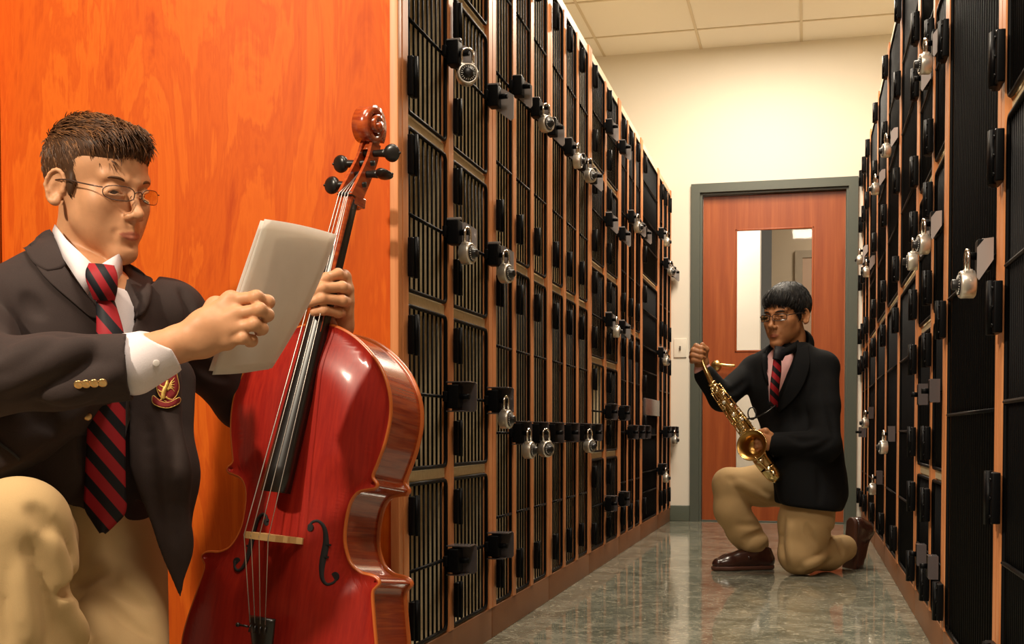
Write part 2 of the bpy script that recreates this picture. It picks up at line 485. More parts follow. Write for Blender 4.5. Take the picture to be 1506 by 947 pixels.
# the room seen through the glass: a bright white return wall, a dim beige wall with another door
m_wall2 = mat('wall_beige', (0.52, 0.42, 0.30), 0.8)
m_wall3 = mat('wall_white', (0.85, 0.80, 0.70), 0.7)
struct(MB().box((-1.6, YB + 0.95, 0), (-0.322, YB + 1.15, 2.75)), 'wall_passage_left', m_wall3)
hw = MB().box((-0.29, YB + 2.6, 0), (2.2, YB + 2.7, 2.75))
struct(hw, 'wall_passage_end', m_wall2)
struct(MB().box((1.6, YB + 0.14, 0), (1.7, YB + 2.6, 2.75)), 'wall_passage_right', m_wall2)
struct(MB().box((-1.6, YB + 0.14, 2.6), (2.2, YB + 2.7, 2.7)), 'ceiling_passage', m_wall3)
m_fr2 = mat('frame_greige', (0.36, 0.29, 0.21), 0.6); m_dr2 = mat('door_tan', (0.50, 0.34, 0.24), 0.5)
t2 = MB(); ring(t2, -0.10, 0.92, 2.06, YB + 2.575, YB + 2.602, 0.06); struct(t2, 'trim_passage_door', m_fr2)
struct(MB().bbox((-0.04, YB + 2.585, 0.005), (0.86, YB + 2.601, 2.0), 0.002), 'door_2', m_dr2)
# ================================================================== LOCKERS
m_panel = wood_mat('cherry_laminate', [(0.28, (0.44, 0.056, 0.005)), (0.40, (0.58, 0.096, 0.007)), (0.46, (0.53, 0.080, 0.006)), (0.52, (0.64, 0.120, 0.009)), (0.60, (0.59, 0.100, 0.007)), (0.72, (0.71, 0.150, 0.012))], (2.6, 2.6, 0.55), 2.6, 0.5, 2.2, fine=26, spec=0.12)
m_edge = wood_mat('cherry_edge', [(0.3, (0.55, 0.19, 0.065)), (0.55, (0.66, 0.26, 0.095)), (0.75, (0.74, 0.32, 0.13))], (20, 20, 1.2), 3, 0.4, 0.3, spec=0.4)
m_inner = mat('almond_laminate', (0.74, 0.61, 0.40), 0.55); nt, b = nodes(m_inner)
nt.links.new(ramp(nt, noise(nt, coords(nt), 90, 3), [(0.35, (0.70, 0.57, 0.36)), (0.65, (0.78, 0.65, 0.43))]), b.inputs['Base Color'])
m_plinth = wood_mat('plinth_wood', [(0.3, (0.20, 0.075, 0.028)), (0.7, (0.27, 0.11, 0.042))], (4, 1, 4), 2, 0.45, 0.3)
m_black = mat('black_powder_coat', (0.0028, 0.0028, 0.0032), 0.5, spec=0.09)
m_blk2 = mat('black_hinge_steel', (0.003, 0.003, 0.0035), 0.4, spec=0.10)
m_plate = mat('latch_plate_lit', (0.40, 0.36, 0.35), 0.3, 0.3)  # upper plates: the light they catch is put into a brighter grey
m_plate2 = mat('latch_plate_dark', (0.13, 0.115, 0.12), 0.22, 0.4)  # lower plates, kept darker than the upper ones; label rail too
m_steel = mat('padlock_steel', (0.70, 0.65, 0.57), 0.34, 0.75)
m_chrome = mat('shackle_chrome', (0.85, 0.83, 0.80), 0.12, 1.0)
m_dial = mat('dial_black', (0.012, 0.012, 0.013), 0.35)
m_mark = mat('dial_marks', (0.85, 0.82, 0.75), 0.4)
ROD, PITCHR = 0.0027, 0.0315

def grille(L, z0, z1, midz, n=None):
    """black wire door in local coords: y 0..L along the face, x=0 the face, +x outwards"""
    mb = MB(); r = 0.016
    g = 0.004
    pts = []
    for cy, cz, a0 in ((L - g - r, z1 - g - r, 0), (g + r, z1 - g - r, 90), (g + r, z0 + g + r, 180), (L - g - r, z0 + g + r, 270)):
        for q in range(5):
            a = math.radians(a0 + q * 22.5); pts.append((0, cy + r * math.cos(a), cz + r * math.sin(a)))
    mb.tube(pts, 0.0048, 6, closed=True)
    n = n or max(3, round(L / PITCHR))
    for i in range(1, n):
        y = L * i / n
        mb.tube([(-0.004, y, z0 + g), (-0.004, y, z1 - g)], ROD, 6)
    for z in midz: mb.tube([(0.002, g, z), (0.002, L - g, z)], 0.0042, 6)
    return mb
def latch_mb(up):
    """latch housing at the opening edge of a door; local origin on the door edge, +x out, +y towards the post"""
    a = MB()
    a.bbox((0.0, -0.046, -0.028), (0.028, -0.006, 0.028), 0.003)
    a.tube([(0.0275, -0.026, 0.0), (0.050, -0.026, 0.0)], 0.007, 10)
    a.bbox((-0.006, -0.062, -0.012), (0.004, -0.004, 0.012), 0.002)
    p = MB()
    # bent steel staple plate standing out of the post
    if up > 0: poly = [(-0.004, 0.036), (0.054, 0.036), (0.058, 0.032), (0.058, -0.030), (0.052, -0.036), (-0.004, -0.036)]
    else: poly = [(-0.004, 0.032), (0.030, 0.030), (0.058, 0.012), (0.058, -0.050), (0.050, -0.056), (-0.004, -0.014)]
    M = frame(V(0, 0.0125, 0), V(1, 0, 0), V(0, 0, 1), V(0, -1, 0))
    p.prism([q for q in poly][::-1], 0, 0.003, M)
    if up > 0:
        p.bbox((-0.004, -0.040, 0.033), (0.054, 0.0125, 0.036), 0.001)
        p.bbox((-0.004, -0.040, -0.036), (0.040, 0.0125, -0.033), 0.001)
    else:
        p.bbox((-0.004, -0.03, 0.0305), (0.03, -0.02, 0.036), 0.001)
    return a, p
def hinge_mb():
    h = MB(); h.bbox((-0.002, -0.018, -0.042), (0.010, 0.016, 0.042), 0.0025)
    h.tube([(0.011, 0.001, -0.044), (0.011, 0.001, 0.044)], 0.006, 8)
    for z in (-0.03, 0, 0.03): h.tube([(0.009, 0.011, z), (0.012, 0.011, z)], 0.003, 6)
    return h
_la = {}
for up in (1, -1):
    a, p = latch_mb(up); _la[up] = (a, p)
_proto = {}
def shared(key, mb, m):
    """one mesh datablock per repeated fitting"""
    if key not in _proto:
        o = mb.build(key, m); _proto[key] = o.data; bpy.data.objects.remove(o)
    return _proto[key]
HB = shared('hinge', hinge_mb(), m_blk2)
LA = {u: (shared('latch%d' % u, _la[u][0], m_black), shared('staple%d' % u, _la[u][1], m_plate if u < 0 else m_plate2)) for u in (1, -1)}

LOCKS = []      # world placements for the padlocks
def locker(side, y0, y1, cols, tiers, top, label, depth=0.74, latch=None, mids=None, shelf_m=None, locks=(), nolatch=(), base=0.085, end_panel=False, hingez=None, unlabel='', open_=()):
    """side -1: left row (face looks +X), +1: right row.  cols: list of y boundaries (posts centred there), tiers[c]: list of shelf heights"""
    xf = XL if side < 0 else XR
    s = -side                                   # outward direction
    root = empty('instrument_locker', (xf, (y0 + y1) / 2, 0), label, 'locker', 'left row of lockers' if side < 0 else 'right row of lockers')
    oy = (y0 + y1) / 2
    def P(mb): # local builder: points given as (out, y_world, z)
        mb.v = [(s * p[0], p[1] - oy, p[2]) for p in mb.v]; return mb
    pw = 0.036
    e = 0.0015
    for i, yy in enumerate((y0, y1)):
        lo = (yy + e) if i == 0 else (yy - pw); hi = (yy + pw) if i == 0 else (yy - e)
        mb = MB(); mb.cur = 0; mb.box((-0.018, lo, base), (0, hi, top)); mb.cur = 1
        ex = 0.0
        mb.box((-depth, lo, 0.0), (-0.018, hi, top - 0.001))
        P(mb).build('side_panel', [m_edge, m_panel if end_panel and i == 0 else m_inner], root)
    P(MB().box((-depth, y0 + pw, base), (-depth + 0.012, y1 - pw, top))).build('back_panel', m_inner, root)
    mb = MB(); mb.box((-depth, y0 + pw, top - 0.03), (-0.006, y1 - pw, top)); P(mb).build('top_panel', m_inner, root)
    P(MB().bbox((-0.03, y0 + e, 0), (-0.002, y1 - e, base), 0.002)).build('plinth', m_plinth, root)
    P(MB().box((-depth, y0 + pw, base - 0.022), (-0.03, y1 - pw, base))).build('bottom_panel', m_inner, root)
    bounds = [y0 + pw] + [v for c in cols for v in (c - 0.019, c + 0.019)] + [y1 - pw]
    for c in cols:
        mb = MB(); mb.cur = 0; mb.box((-0.018, c - 0.019, base), (0, c + 0.019, top - 0.03)); mb.cur = 1
        mb.box((-depth + 0.012, c - 0.009, base), (-0.018, c + 0.009, top - 0.03)); P(mb).build('partition', [m_edge, m_inner], root)
    for ci in range(len(cols) + 1):
        a, b_ = bounds[2 * ci], bounds[2 * ci + 1]
        zs = [base] + list(tiers[ci]) + [top - 0.03]
        for z in tiers[ci]:
            a2 = a - (0.01 if ci else 0); b2 = b_ + (0.01 if ci < len(cols) else 0)
            P(MB().box((-depth + 0.012, a2, z - 0.011), (-0.012, b2, z + 0.011))).build('shelf', m_inner, root)
        for t in range(len(zs) - 1):
            za, zb = zs[t] + (0.013 if t else 0.004), zs[t + 1] - (0.013 if t < len(zs) - 2 else 0.004)
            h = zb - za
            lz = (latch[ci][t] if latch else (za + zb) / 2)
            md = [lz] if h < 0.6 else [za + h * 0.25, lz, za + h * 0.75]
            mb = grille(b_ - a - 0.006, za, zb, md, 4 if (ci, t) in open_ else round((b_ - a) / 0.019) if (side > 0 and y0 < 2) else None)
            # hinge side: left as seen from the aisle
            hy = a if side < 0 else b_
            mb.v = [(s * (p[0] - 0.0065), p[1] + a + 0.003 - oy, p[2]) for p in mb.v]
            dr = mb.build('door', m_black, root)
            hz = [za + 0.07, zb - 0.07] if h < 0.6 else [za + 0.09, zb - 0.09]
            if h > 1.0: hz = [za + 0.07, za + h * 0.36, za + h * 0.68, zb - 0.07]
            for z in hz:
                o = link('hinge', HB, dr, (s * 0.006, hy - oy, z)); o.scale = (1, 1, 1) if side < 0 else (1.25, 1.9, 1.05); o.rotation_euler = (0, 0, 0 if s > 0 else math.pi)
            if (ci, t) not in nolatch:
                up = 1 if lz < 0.75 else -1
                ly = b_ if side < 0 else a
                o = link('latch', LA[up][0], dr, (s * 0.008, ly - oy, lz)); o.rotation_euler = (0, 0, 0 if s > 0 else math.pi)
                if side > 0: o.scale = (0.78, 1, 1)
                st = link('staple', LA[up][1], dr, (s * 0.008, ly - oy, lz)); st.rotation_euler = (0, 0, 0 if s > 0 else math.pi)
                st.scale = (0.70, 1, 0.9) if s > 0 and False else ((1.0, 1, 1) if y0 < 3.1 else (0.8, 1, 0.95)) if side < 0 else ((0.44, 1, 0.85) if y0 < 3.0 else (0.40, 1, 0.8))
                if (ci, t) in locks:
                    LOCKS.append((V(xf + s * (0.0535 if side < 0 else 0.0455), ly + (-0.026 if side < 0 else 0.026), lz - 0.0026), side))
    return root

T5 = [0.47, 0.86, 1.245, 1.64]; L5 = [0.262, 0.652, 1.04, 1.46, 1.85]
T2 = [1.06]; L2 = [0.565, 1.562]
HL, HR = 2.08, 2.20
locker(-1, 2.42, 3.165, [2.775], [T5, T5], HL, 'nearest left locker, ten square mesh compartments, beside the cello', 0.70, [L5, L5], locks=((0, 3), (0, 2), (1, 2), (1, 1)))
locker(-1, 3.168, 3.915, [3.42, 3.655], [T2] * 3, HL, 'tall three-column locker second along the left row', 0.70, [L2] * 3, locks=((1, 1), (0, 0), (1, 0)))
locker(-1, 3.918, 4.68, [4.175, 4.42], [T2] * 3, HL, 'tall three-column locker third along the left row', 0.70, [L2] * 3, locks=((0, 1), (1, 1), (1, 0)))
locker(-1, 4.683, 5.45, [5.06], [T5, T5], HL, 'left row ten-compartment locker with the pale open-looking cell', 0.70, [L5, L5], locks=((0, 2),), open_=((0, 1),))
locker(-1, 5.453, 6.20, [5.71, 5.955], [T2] * 3, HL, 'dark three-column locker fifth along the left row', 0.70, [[0.565, 1.585]] * 3, locks=((0, 1),))
F_ = locker(-1, 6.203, 6.93, [], [[0.715, 1.387]], HL, 'wide single-column locker with three doors in the left row', 0.70, [[0.35, 1.02, 1.70]], locks=((0, 0), (0, 1), (0, 2)))
locker(-1, 6.933, 7.585, [7.15, 7.38], [T2] * 3, HL, 'last left locker against the cream back wall', 0.70, [L2] * 3, locks=((0, 1), (1, 0)))
mb = MB(); mb.bbox((-0.001, -0.30, 0.655), (0.012, 0.33, 0.745), 0.003); mb.build('label_rail', m_plate2, F_)
# right row
R5T = [0.455, 0.87, 1.27, 1.70]; R5L = [0.232, 0.67, 1.085, 1.53, 1.93]
locker(1, 1.42, 2.232, [], [[1.12]], HR, 'nearest right locker, tall close bars at the edge of the picture', 0.7, [[0.62, 1.6]], nolatch=((0, 0), (0, 1)))
locker(1, 2.235, 3.08, [], [[]], HR, 'right locker with one wide full-height black door', 0.7, [[0.885]], locks=((0, 0),))
locker(1, 3.083, 3.86, [3.405], [R5T, R5T], HR, 'right row ten-compartment locker with many hinges', 0.7, [R5L, R5L], locks=((0, 2), (1, 2), (0, 3)))
locker(1, 3.863, 4.60, [], [[1.075]], HR, 'right row wide two-door locker without padlocks', 0.7, [[0.57, 1.64]], nolatch=((0, 0), (0, 1)))
locker(1, 4.603, 5.32, [], [[1.075]], HR, 'right row wide two-door locker with upper and lower padlocks', 0.7, [[0.56, 1.66]], locks=((0, 0), (0, 1)))
locker(1, 5.323, 6.06, [], [[1.075]], HR, 'right row wide two-door locker across from the kneeling saxophonist', 0.7, [[0.37, 1.66]], locks=((0, 0), (0, 1)))
locker(1, 6.063, 6.80, [], [T2], HR, 'second last right locker before the door', 0.7, [[0.66, 1.4]], locks=((0, 1), (0, 0)))
locker(1, 6.803, 7.585, [7.2], [T2, T2], HR, 'last right locker against the door wall', 0.7, [L2, L2], locks=((0, 1),))

# black instrument cases standing in some of the compartments
m_case = mat('case_black_nylon', (0.008, 0.008, 0.009), 0.7, spec=0.2)
def case(y, z0, h, w_, d_, label, round_=True):
    root = empty('instrument_case', (XL - 0.32, y, z0), label, 'instrument case', 'black cases inside the left lockers')
    out = [(-w_ / 2, 0.0), (w_ / 2, 0.0), (w_ / 2, h * .35), (w_ * .36, h * .55), (w_ * .46, h * .75), (w_ * .36, h * .93), (w_ * .12, h)]
    out += [(-x, z) for x, z in out[:1:-1]]
    pts = [(p.x, p.y) for p in spline([V(x, z, 0) for x, z in out], 4, True)]
    pts = [(x, max(0.0, z)) for x, z in pts]
    mb = MB(); mb.prism(pts, -d_ / 2, d_ / 2, frame(V(0, 0, 0), V(0, 1, 0), V(0, 0, 1), V(1, 0, 0)), True); mb.build('case_shell', m_case, root)
    hd_ = MB(); hd_.tube(spline([(d_ / 2, -.05, h * .5), (d_ / 2 + .03, -.04, h * .5), (d_ / 2 + .03, .04, h * .5), (d_ / 2, .05, h * .5)], 4), .008, 8); hd_.build('handle', m_case, root)
case(3.538, 0.0855, 0.80, 0.165, 0.34, 'black case in the middle column of the second left locker, lower compartment')
case(3.776, 0.0855, 0.86, 0.16, 0.30, 'black case in the far column of the second left locker, lower compartment')
case(4.055, 0.0855, 0.70, 0.17, 0.34, 'black case in the near column of the third left locker, lower compartment')
case(4.298, 1.0715, 0.62, 0.17, 0.30, 'black case in the middle column of the third left locker, upper compartment')
# cherry end panels closing the left row towards the camera
ep = empty('end_panel', (-1.34, 2.405, 0), 'broad orange cherry wood panel behind the cellist', 'wood panel')
o = MB().bbox((-1.805 + 1.34, 0.0, 0), (-0.857 + 1.34, 0.0125, HL + 0.6), 0.0015).build('panel', m_panel, ep)
MB().bbox((-0.855 + 1.34, -0.012, 0), (-0.836 + 1.34, 0.0125, HL + 0.6), 0.002).build('edge_strip', m_edge, ep)
ep2 = MB().bbox((-2.75, 2.35, 0), (-1.812, 2.45, HL + 0.6), 0.002).build('side_panel', m_panel)
tag(ep2, 'darker red wood panel at the far left edge', 'wood panel')

# padlocks
def padlock_meshes():
    b = MB(); r, t = 0.0250, 0.027
    b.lathe([(0, -t / 2), (r * 0.9, -t / 2), (r, -t / 2 + 0.002), (r, t / 2 - 0.004), (r * 0.93, t / 2), (r * 0.80, t / 2), (r * 0.78, t / 2 - 0.001), (0, t / 2 - 0.001)], basis((0, 0, -0.048), (1, 0, 0), (0, 1, 0)), 28, False)
    b.bbox((-0.008, -0.017, -0.034), (0.008, 0.017, -0.022), 0.003)
    s = MB(); w = 0.0135
    s.tube([(0, -w, -0.026), (0, -w, -0.003)] + [(0, -w * math.cos(a), 0.0 + w * math.sin(a)) for a in [math.pi * i / 8 for i in range(1, 8)]] + [(0, w, -0.003), (0, w, -0.026)], 0.0037, 8)
    d = MB(); d.cur = 0
    d.lathe([(0, t / 2 - 0.001), (0.0185, t / 2 - 0.001), (0.018, t / 2 + 0.002), (0.010, t / 2 + 0.003), (0.0095, t / 2 + 0.012), (0.008, t / 2 + 0.013), (0, t / 2 + 0.013)], basis((0, 0, -0.048), (1, 0, 0), (0, 1, 0)), 24, False)
    d.cur = 1
    for i in range(20):
        a = 2 * math.pi * i / 20; c, s_ = math.cos(a), math.sin(a)
        M = frame(V(t / 2 + 0.0016, 0, -0.048), V(0, c, s_), V(0, -s_, c), V(1, 0, 0))
        l = 0.0115 if i % 5 == 0 else 0.0135
        d.box((l, -0.0006, 0), (0.0172, 0.0006, 0.0012), M)
    return b, s, d
pb, ps, pd = padlock_meshes()
PB = shared('padlock_body', pb, m_steel); PS = shared('padlock_shackle', ps, m_chrome); PD = shared('padlock_dial', pd, [m_dial, m_mark])

_yaw = random.Random(3)
SIDE = {-1: 'left', 1: 'right'}
_zn = lambda z: 'ankle' if z < 0.3 else 'knee' if z < 0.62 else 'hip' if z < 0.8 else 'waist' if z < 1.15 else 'chest' if z < 1.6 else 'head'
def add_locks():
    order = {}
    for s in (-1, 1):
        L = sorted([q for q in LOCKS if q[1] == s], key=lambda q: (q[0].y, -q[0].z))
        for i, (p, s_) in enumerate(L):
            lk = empty('padlock', p)
            ORD = ['nearest', 'second', 'third', 'fourth', 'fifth', 'sixth', 'seventh', 'eighth', 'ninth', 'tenth', 'eleventh', 'twelfth', 'thirteenth', 'fourteenth', 'fifteenth', 'sixteenth', 'seventeenth', 'eighteenth', 'nineteenth', 'twentieth', 'twenty-first', 'twenty-second']
            tag(lk, 'round steel dial padlock at %s height, %s from the camera along the %s row' % (_zn(p.z), ORD[i], SIDE[s]), 'padlock', 'dial padlocks on the lockers')
            a = _yaw.uniform(-0.35, 0.35) + (0 if s < 0 else math.pi)
            if s < 0: a -= 0.25
            if i == 0 and s < 0: a = -1.15
            if s > 0: a = math.pi + _yaw.uniform(-0.2, 0.3)
            lk.rotation_euler = (0, 0, a)
            link('body', PB, lk); link('shackle', PS, lk); link('dial', PD, lk)
add_locks()
# ================================================================== CELLO
BC = Matrix(((0.97841, 0.09865, -0.18161, -0.98216), (-0.19258, 0.11623, -0.97437, 2.06161), (-0.07502, 0.98831, 0.13272, 0.02242), (0, 0, 0, 1)))
for _k in range(3):
    pass
m_var = mat('cello_varnish_red', (0.42, 0.028, 0.012), 0.36, spec=0.22); nt, b = nodes(m_var)
v = coords(nt, (30, 2.2, 30)); n = noise(nt, v, 5, 4, 0.6, 0.2)
nt.links.new(ramp(nt, n, [(0.3, (0.23, 0.010, 0.007)), (0.7, (0.33, 0.018, 0.009))]), b.inputs['Base Color'])
b.inputs['Coat Weight'].default_value = 0.12; b.inputs['Coat Roughness'].default_value = 0.12
m_rib = mat('cello_rib_flamed', (0.36, 0.075, 0.015), 0.22); nt, b = nodes(m_rib)
v = coords(nt, (7, 60, 3)); n = noise(nt, v, 1.6, 3, 0.6, 0.9)
nt.links.new(ramp(nt, n, [(0.32, (0.18, 0.016, 0.007)), (0.55, (0.29, 0.036, 0.010)), (0.75, (0.38, 0.070, 0.015))]), b.inputs['Base Color'])
b.inputs['Coat Weight'].default_value = 0.8; b.inputs['Coat Roughness'].default_value = 0.05
m_scroll = mat('scroll_maple', (0.40, 0.062, 0.014), 0.22); nt, b = nodes(m_scroll)
nt.links.new(ramp(nt, noise(nt, coords(nt, (20, 60, 10)), 2, 3), [(0.3, (0.27, 0.03, 0.009)), (0.7, (0.50, 0.09, 0.018))]), b.inputs['Base Color'])
b.inputs['Coat Weight'].default_value = 0.8; b.inputs['Coat Roughness'].default_value = 0.06
m_bind = mat('cello_edge_amber', (0.46, 0.105, 0.02), 0.25); 
m_ebony = mat('ebony', (0.010, 0.008, 0.007), 0.3, spec=0.5)
m_maple = mat('bridge_maple', (0.62, 0.38, 0.15), 0.5)
m_string = mat('string_steel', (0.62, 0.58, 0.54), 0.35, 0.9)
m_fhole = mat('f_hole_dark', (0.006, 0.004, 0.004), 0.8)

cello = empty('cello', (0, 0, 0), 'red varnished cello held upright by the boy with brown hair', 'cello')
cello.matrix_world = BC
_h = [(0.0, .762), (.045, .752), (.09, .730), (.138, .690), (.166, .645), (.177, .60), (.174, .55), (.163, .505), (.157, .484), (.160, .4745), (.1685, .4665), (.1655, .4615), (.155, .4595), (.131, .451), (.1165, .428), (.112, .39), (.1165, .35), (.135, .315), (.160, .300), (.181, .2975), (.194, .2945), (.2005, .2885), (.1965, .2835), (.189, .268), (.199, .222), (.213, .165), (.2185, .115), (.207, .065), (.172, .026), (.115, .008), (.05, .001), (0.0, 0.0)]
half = [(p.x, p.y) for p in spline([(x, y, 0) for x, y in _h], 5)]
outl = half + [(-x, y) for x, y in half[-2:0:-1]]       # clockwise seen from the front
OUT = np.array(outl)
def inset(P, d):
    P = np.array(P); a = np.roll(P, 1, 0); c = np.roll(P, -1, 0)
    t = c - a; t /= np.linalg.norm(t, axis=1)[:, None] + 1e-9
    nn = np.stack([-t[:, 1], t[:, 0]], 1)
    ctr = np.array([0, .38])
    area_ = 0.5 * np.sum(P[:, 0] * np.roll(P[:, 1], -1) - np.roll(P[:, 0], -1) * P[:, 1])
    if area_ < 0: nn = -nn
    return P + nn * d
def arch(x, y):
    """plate arching height, smooth and lower near the edge"""
    d = edge_dist(x, y)
    t = min(1.0, d / 0.095)
    return 0.024 * (math.sin(t * math.pi / 2) ** 1.35) - 0.0
def edge_dist(x, y):
    A = OUT; Bp = np.roll(OUT, -1, 0); ab = Bp - A; ap = np.array([x, y]) - A
    t = np.clip((ap * ab).sum(1) / ((ab * ab).sum(1) + 1e-12), 0, 1)
    return float(np.sqrt(((ap - t[:, None] * ab) ** 2).sum(1)).min())
def plate(sign, z0, name, m):
    """carved plate: sign +1 front (towards the viewer), -1 back, with an overhanging rounded amber edge"""
    N = len(outl); ov = inset(OUT, -0.0050)
    rings_ = [(inset(OUT, 0.001), -0.0015), (ov, -0.0015), (inset(ov, -0.0014), 0.0022), (ov, 0.0056), (inset(OUT, -0.0022), 0.0064), (inset(OUT, -0.0014), 0.0062), (inset(OUT, 0.0065), 0.0035)]
    bm = bmesh.new(); inner = [bm.verts.new((x, y, 0)) for x, y in rings_[-1][0]]
    es = [bm.edges.new((inner[i], inner[(i + 1) % N])) for i in range(N)]
    bmesh.ops.triangle_fill(bm, edges=es, use_beauty=True)
    for _ in range(5):
        el = [e for e in bm.edges if len(e.link_faces) == 2 and e.calc_length() > 0.022]
        if not el: break
        bmesh.ops.subdivide_edges(bm, edges=el, cuts=1)
        bmesh.ops.triangulate(bm, faces=[f for f in bm.faces if len(f.verts) > 3])
    for _ in range(6): bmesh.ops.smooth_vert(bm, verts=[v_ for v_ in bm.verts if not v_.is_boundary], factor=0.5, use_axis_x=True, use_axis_y=True, use_axis_z=True)
    bm.verts.index_update()
    mb = MB(); mb.cur = 0
    P = []
    for v_ in bm.verts:
        t = 0.0 if v_.is_boundary else max(0, min(1, (edge_dist(v_.co.x, v_.co.y) - 0.0065) / 0.09))
        P.append((v_.co.x, v_.co.y, z0 + sign * (0.0035 + 0.021 * math.sin(t * math.pi / 2) ** 1.3)))
    mb._add(P, [tuple(v_.index for v_ in f.verts) for f in bm.faces], True); bm.free()
    R_ = [[V(x, y, z0 + sign * z) for x, y in Pp] for Pp, z in rings_]
    mb.cur = 1; mb.grid(R_[:6], closed=True); mb.cur = 0; mb.grid(R_[5:], closed=True)
    return mb.build(name, [m, m_bind], cello)
plate(1, 0.0, 'front_plate', m_var)
plate(-1, -0.118, 'back_plate', m_rib)
mb = MB(); N = len(outl)
mb.grid([[(x, y, z) for x, y in outl] for z in (0.001, -0.03, -0.06, -0.09, -0.119)], closed=True)
mb.build('ribs', m_rib, cello)
def ztop(x, y):
    d = edge_dist(x, y); t = max(0, min(1, (d - 0.0065) / 0.09)); return 0.0035 + 0.021 * math.sin(t * math.pi / 2) ** 1.3
# f holes : dark curled strips laid on the arching, the inner shade put into colour
for sx in (1, -1):
    cl = spline([(x, y, 0) for x, y in ((.047, .3735), (.0525, .3835), (.064, .386), (.076, .3745), (.0825, .350), (.0835, .330), (.084, .305), (.0895, .283), (.101, .273), (.1135, .2785), (.1165, .290))], 6)
    n = len(cl); rows = []
    for i, p in enumerate(cl):
        t = i / (n - 1); wd = 0.0022 + 0.0042 * math.exp(-((t - 0.5) / 0.2) ** 2)
        a = cl[max(0, i - 1)]; c_ = cl[min(n - 1, i + 1)]; tg = (c_ - a).normalized(); nm = V(-tg.y, tg.x, 0)
        rows.append([V(sx * q.x, q.y, ztop(q.x, q.y) + 0.0008) for q in (p + nm * wd, p, p - nm * wd)])
    mb = MB(); mb.grid(rows, thick=0.002)
    for cx, cy, rr_ in ((.0495, .3725, .0072), (.1125, .2885, .0088)):
        poly = [(sx * cx + rr_ * math.cos(2 * math.pi * k / 18), cy + rr_ * math.sin(2 * math.pi * k / 18)) for k in range(18)]
        mb.prism(poly, ztop(cx, cy) - 0.001, ztop(cx, cy) + 0.0012)
    for yy in (.345, .322): mb.prism([(sx * .073, yy), (sx * .094, yy + 0.002), (sx * .094, yy - 0.002)], ztop(.083, yy) - 0.001, ztop(.083, yy) + 0.001)
    mb.build('f_hole', m_fhole, cello)
# neck, heel
NKX = 0.012
def neckx(y): return (y - .43) / (1.02 - .43) * 0.024 - 0.012
nk = MB()
rows = []
for y, w_, zf, zb in ((0.742, .019, .030, -.085), (0.757, .019, .028, -.075), (0.775, .0185, .026, -.045), (0.80, .0175, .0235, -.020), (0.85, .0165, .018, -.014), (0.95, .0155, .007, -.024), (1.0, .015, .000, -.032), (1.02, .0165, -.004, -.04)):
    x = neckx(y); rows.append([V(x + w_ * math.cos(a), y, (zf if False else zf - 0.0) + (zf - zb) * math.sin(a) if a < 0 or a > math.pi else zf) for a in [0, math.pi] + [math.pi + math.pi * k / 10 for k in range(1, 10)]])
    rows[-1] = [V(q.x, q.y, q.z) for q in rows[-1]]
nk.grid(rows, closed=True); nk.build('neck', m_scroll, cello)
# fingerboard: tapered, radiused top
fb = MB(); rows = []
for i in range(13):
    t = i / 12; y = 1.018 + (.43 - 1.018) * t; w_ = .0172 + (.031 - .0172) * t; zc = -0.004 + (.082 + 0.004) * t + 0.0; x = neckx(y)
    th = .017 + .003 * t
    top_ = [V(x + w_ * math.sin(a) , y, zc - w_ * 0.75 * (1 - math.cos(a)) / 1.0) for a in [math.radians(-62 + 124 * k / 10) for k in range(11)]]
    bot = [V(x + w_ * 0.86 * k, y, zc - w_ * 0.45 - th) for k in (1, 0.5, -0.5, -1)]
    rows.append(top_ + bot)
fb.grid(rows, closed=True)
fb._add(rows[0], [tuple(range(len(rows[0])))]); fb._add(rows[-1], [tuple(range(len(rows[-1])))])
fb.build('fingerboard', m_ebony, cello)
MB().bbox((NKX - .0165, 1.016, -.014), (NKX + .0165, 1.0235, 0.0015), 0.001).build('nut', m_ebony, cello)
# bridge
br = MB()
TB, BT, BY = 0.112, 0.022, 0.345
prof = [(-.044, BT), (-.030, BT), (-.026, BT + .012), (-.016, BT + .020), (-.010, BT + .012), (.010, BT + .012), (.016, BT + .020), (.026, BT + .012), (.030, BT), (.044, BT), (.045, BT + .006), (.037, BT + .014), (.033, BT + .03), (.040, BT + .040), (.040, BT + .046), (.034, BT + .052), (.033, TB - .016), (.028, TB - .008), (.012, TB + .001), (0, TB + .002), (-.012, TB + .001), (-.028, TB - .006), (-.033, TB - .016), (-.034, BT + .052), (-.040, BT + .046), (-.040, BT + .040), (-.033, BT + .03), (-.037, BT + .014), (-.045, BT + .006)]
prof = [(x - 0.004, z) for x, z in prof]
br.prism(prof, -0.0065, 0.0055, frame(V(0, BY, 0), V(1, 0, 0), V(0, 0, 1), V(0, -1, 0)))
br.build('bridge', m_maple, cello)
# tailpiece with tuner
tp = MB(); rows = []
for y, w_, z in ((0.198, .0285, .070), (0.19, .0295, .071), (0.15, .024, .061), (0.10, .0185, .050), (0.03, .0135, .032), (0.005, .010, .026)):
    rows.append([V(w_ * math.cos(a), y, z - .010 + .012 * math.sin(a)) for a in [math.pi * k / 8 for k in range(9)]] + [V(-w_ * .9, y, z - .014), V(w_ * .9, y, z - .014)])
tp.grid(rows, closed=True); tp._add(rows[0], [tuple(range(11))]); tp._add(rows[-1], [tuple(range(11))])
tpo = tp.build('tailpiece', m_ebony, cello)
ft = MB(); ft.tube([(-.02, .178, .074), (-.042, .178, .074)], .0022, 8); ft.ball((-.044, .178, .074), (.005, .0045, .0045), 10, 8)
for x in (-.017, -.006, .006, .017): ft.tube([(x, .182, .072), (x, .168, .074)], .0018, 6)
ft.build('fine_tuner', m_ebony, tpo)
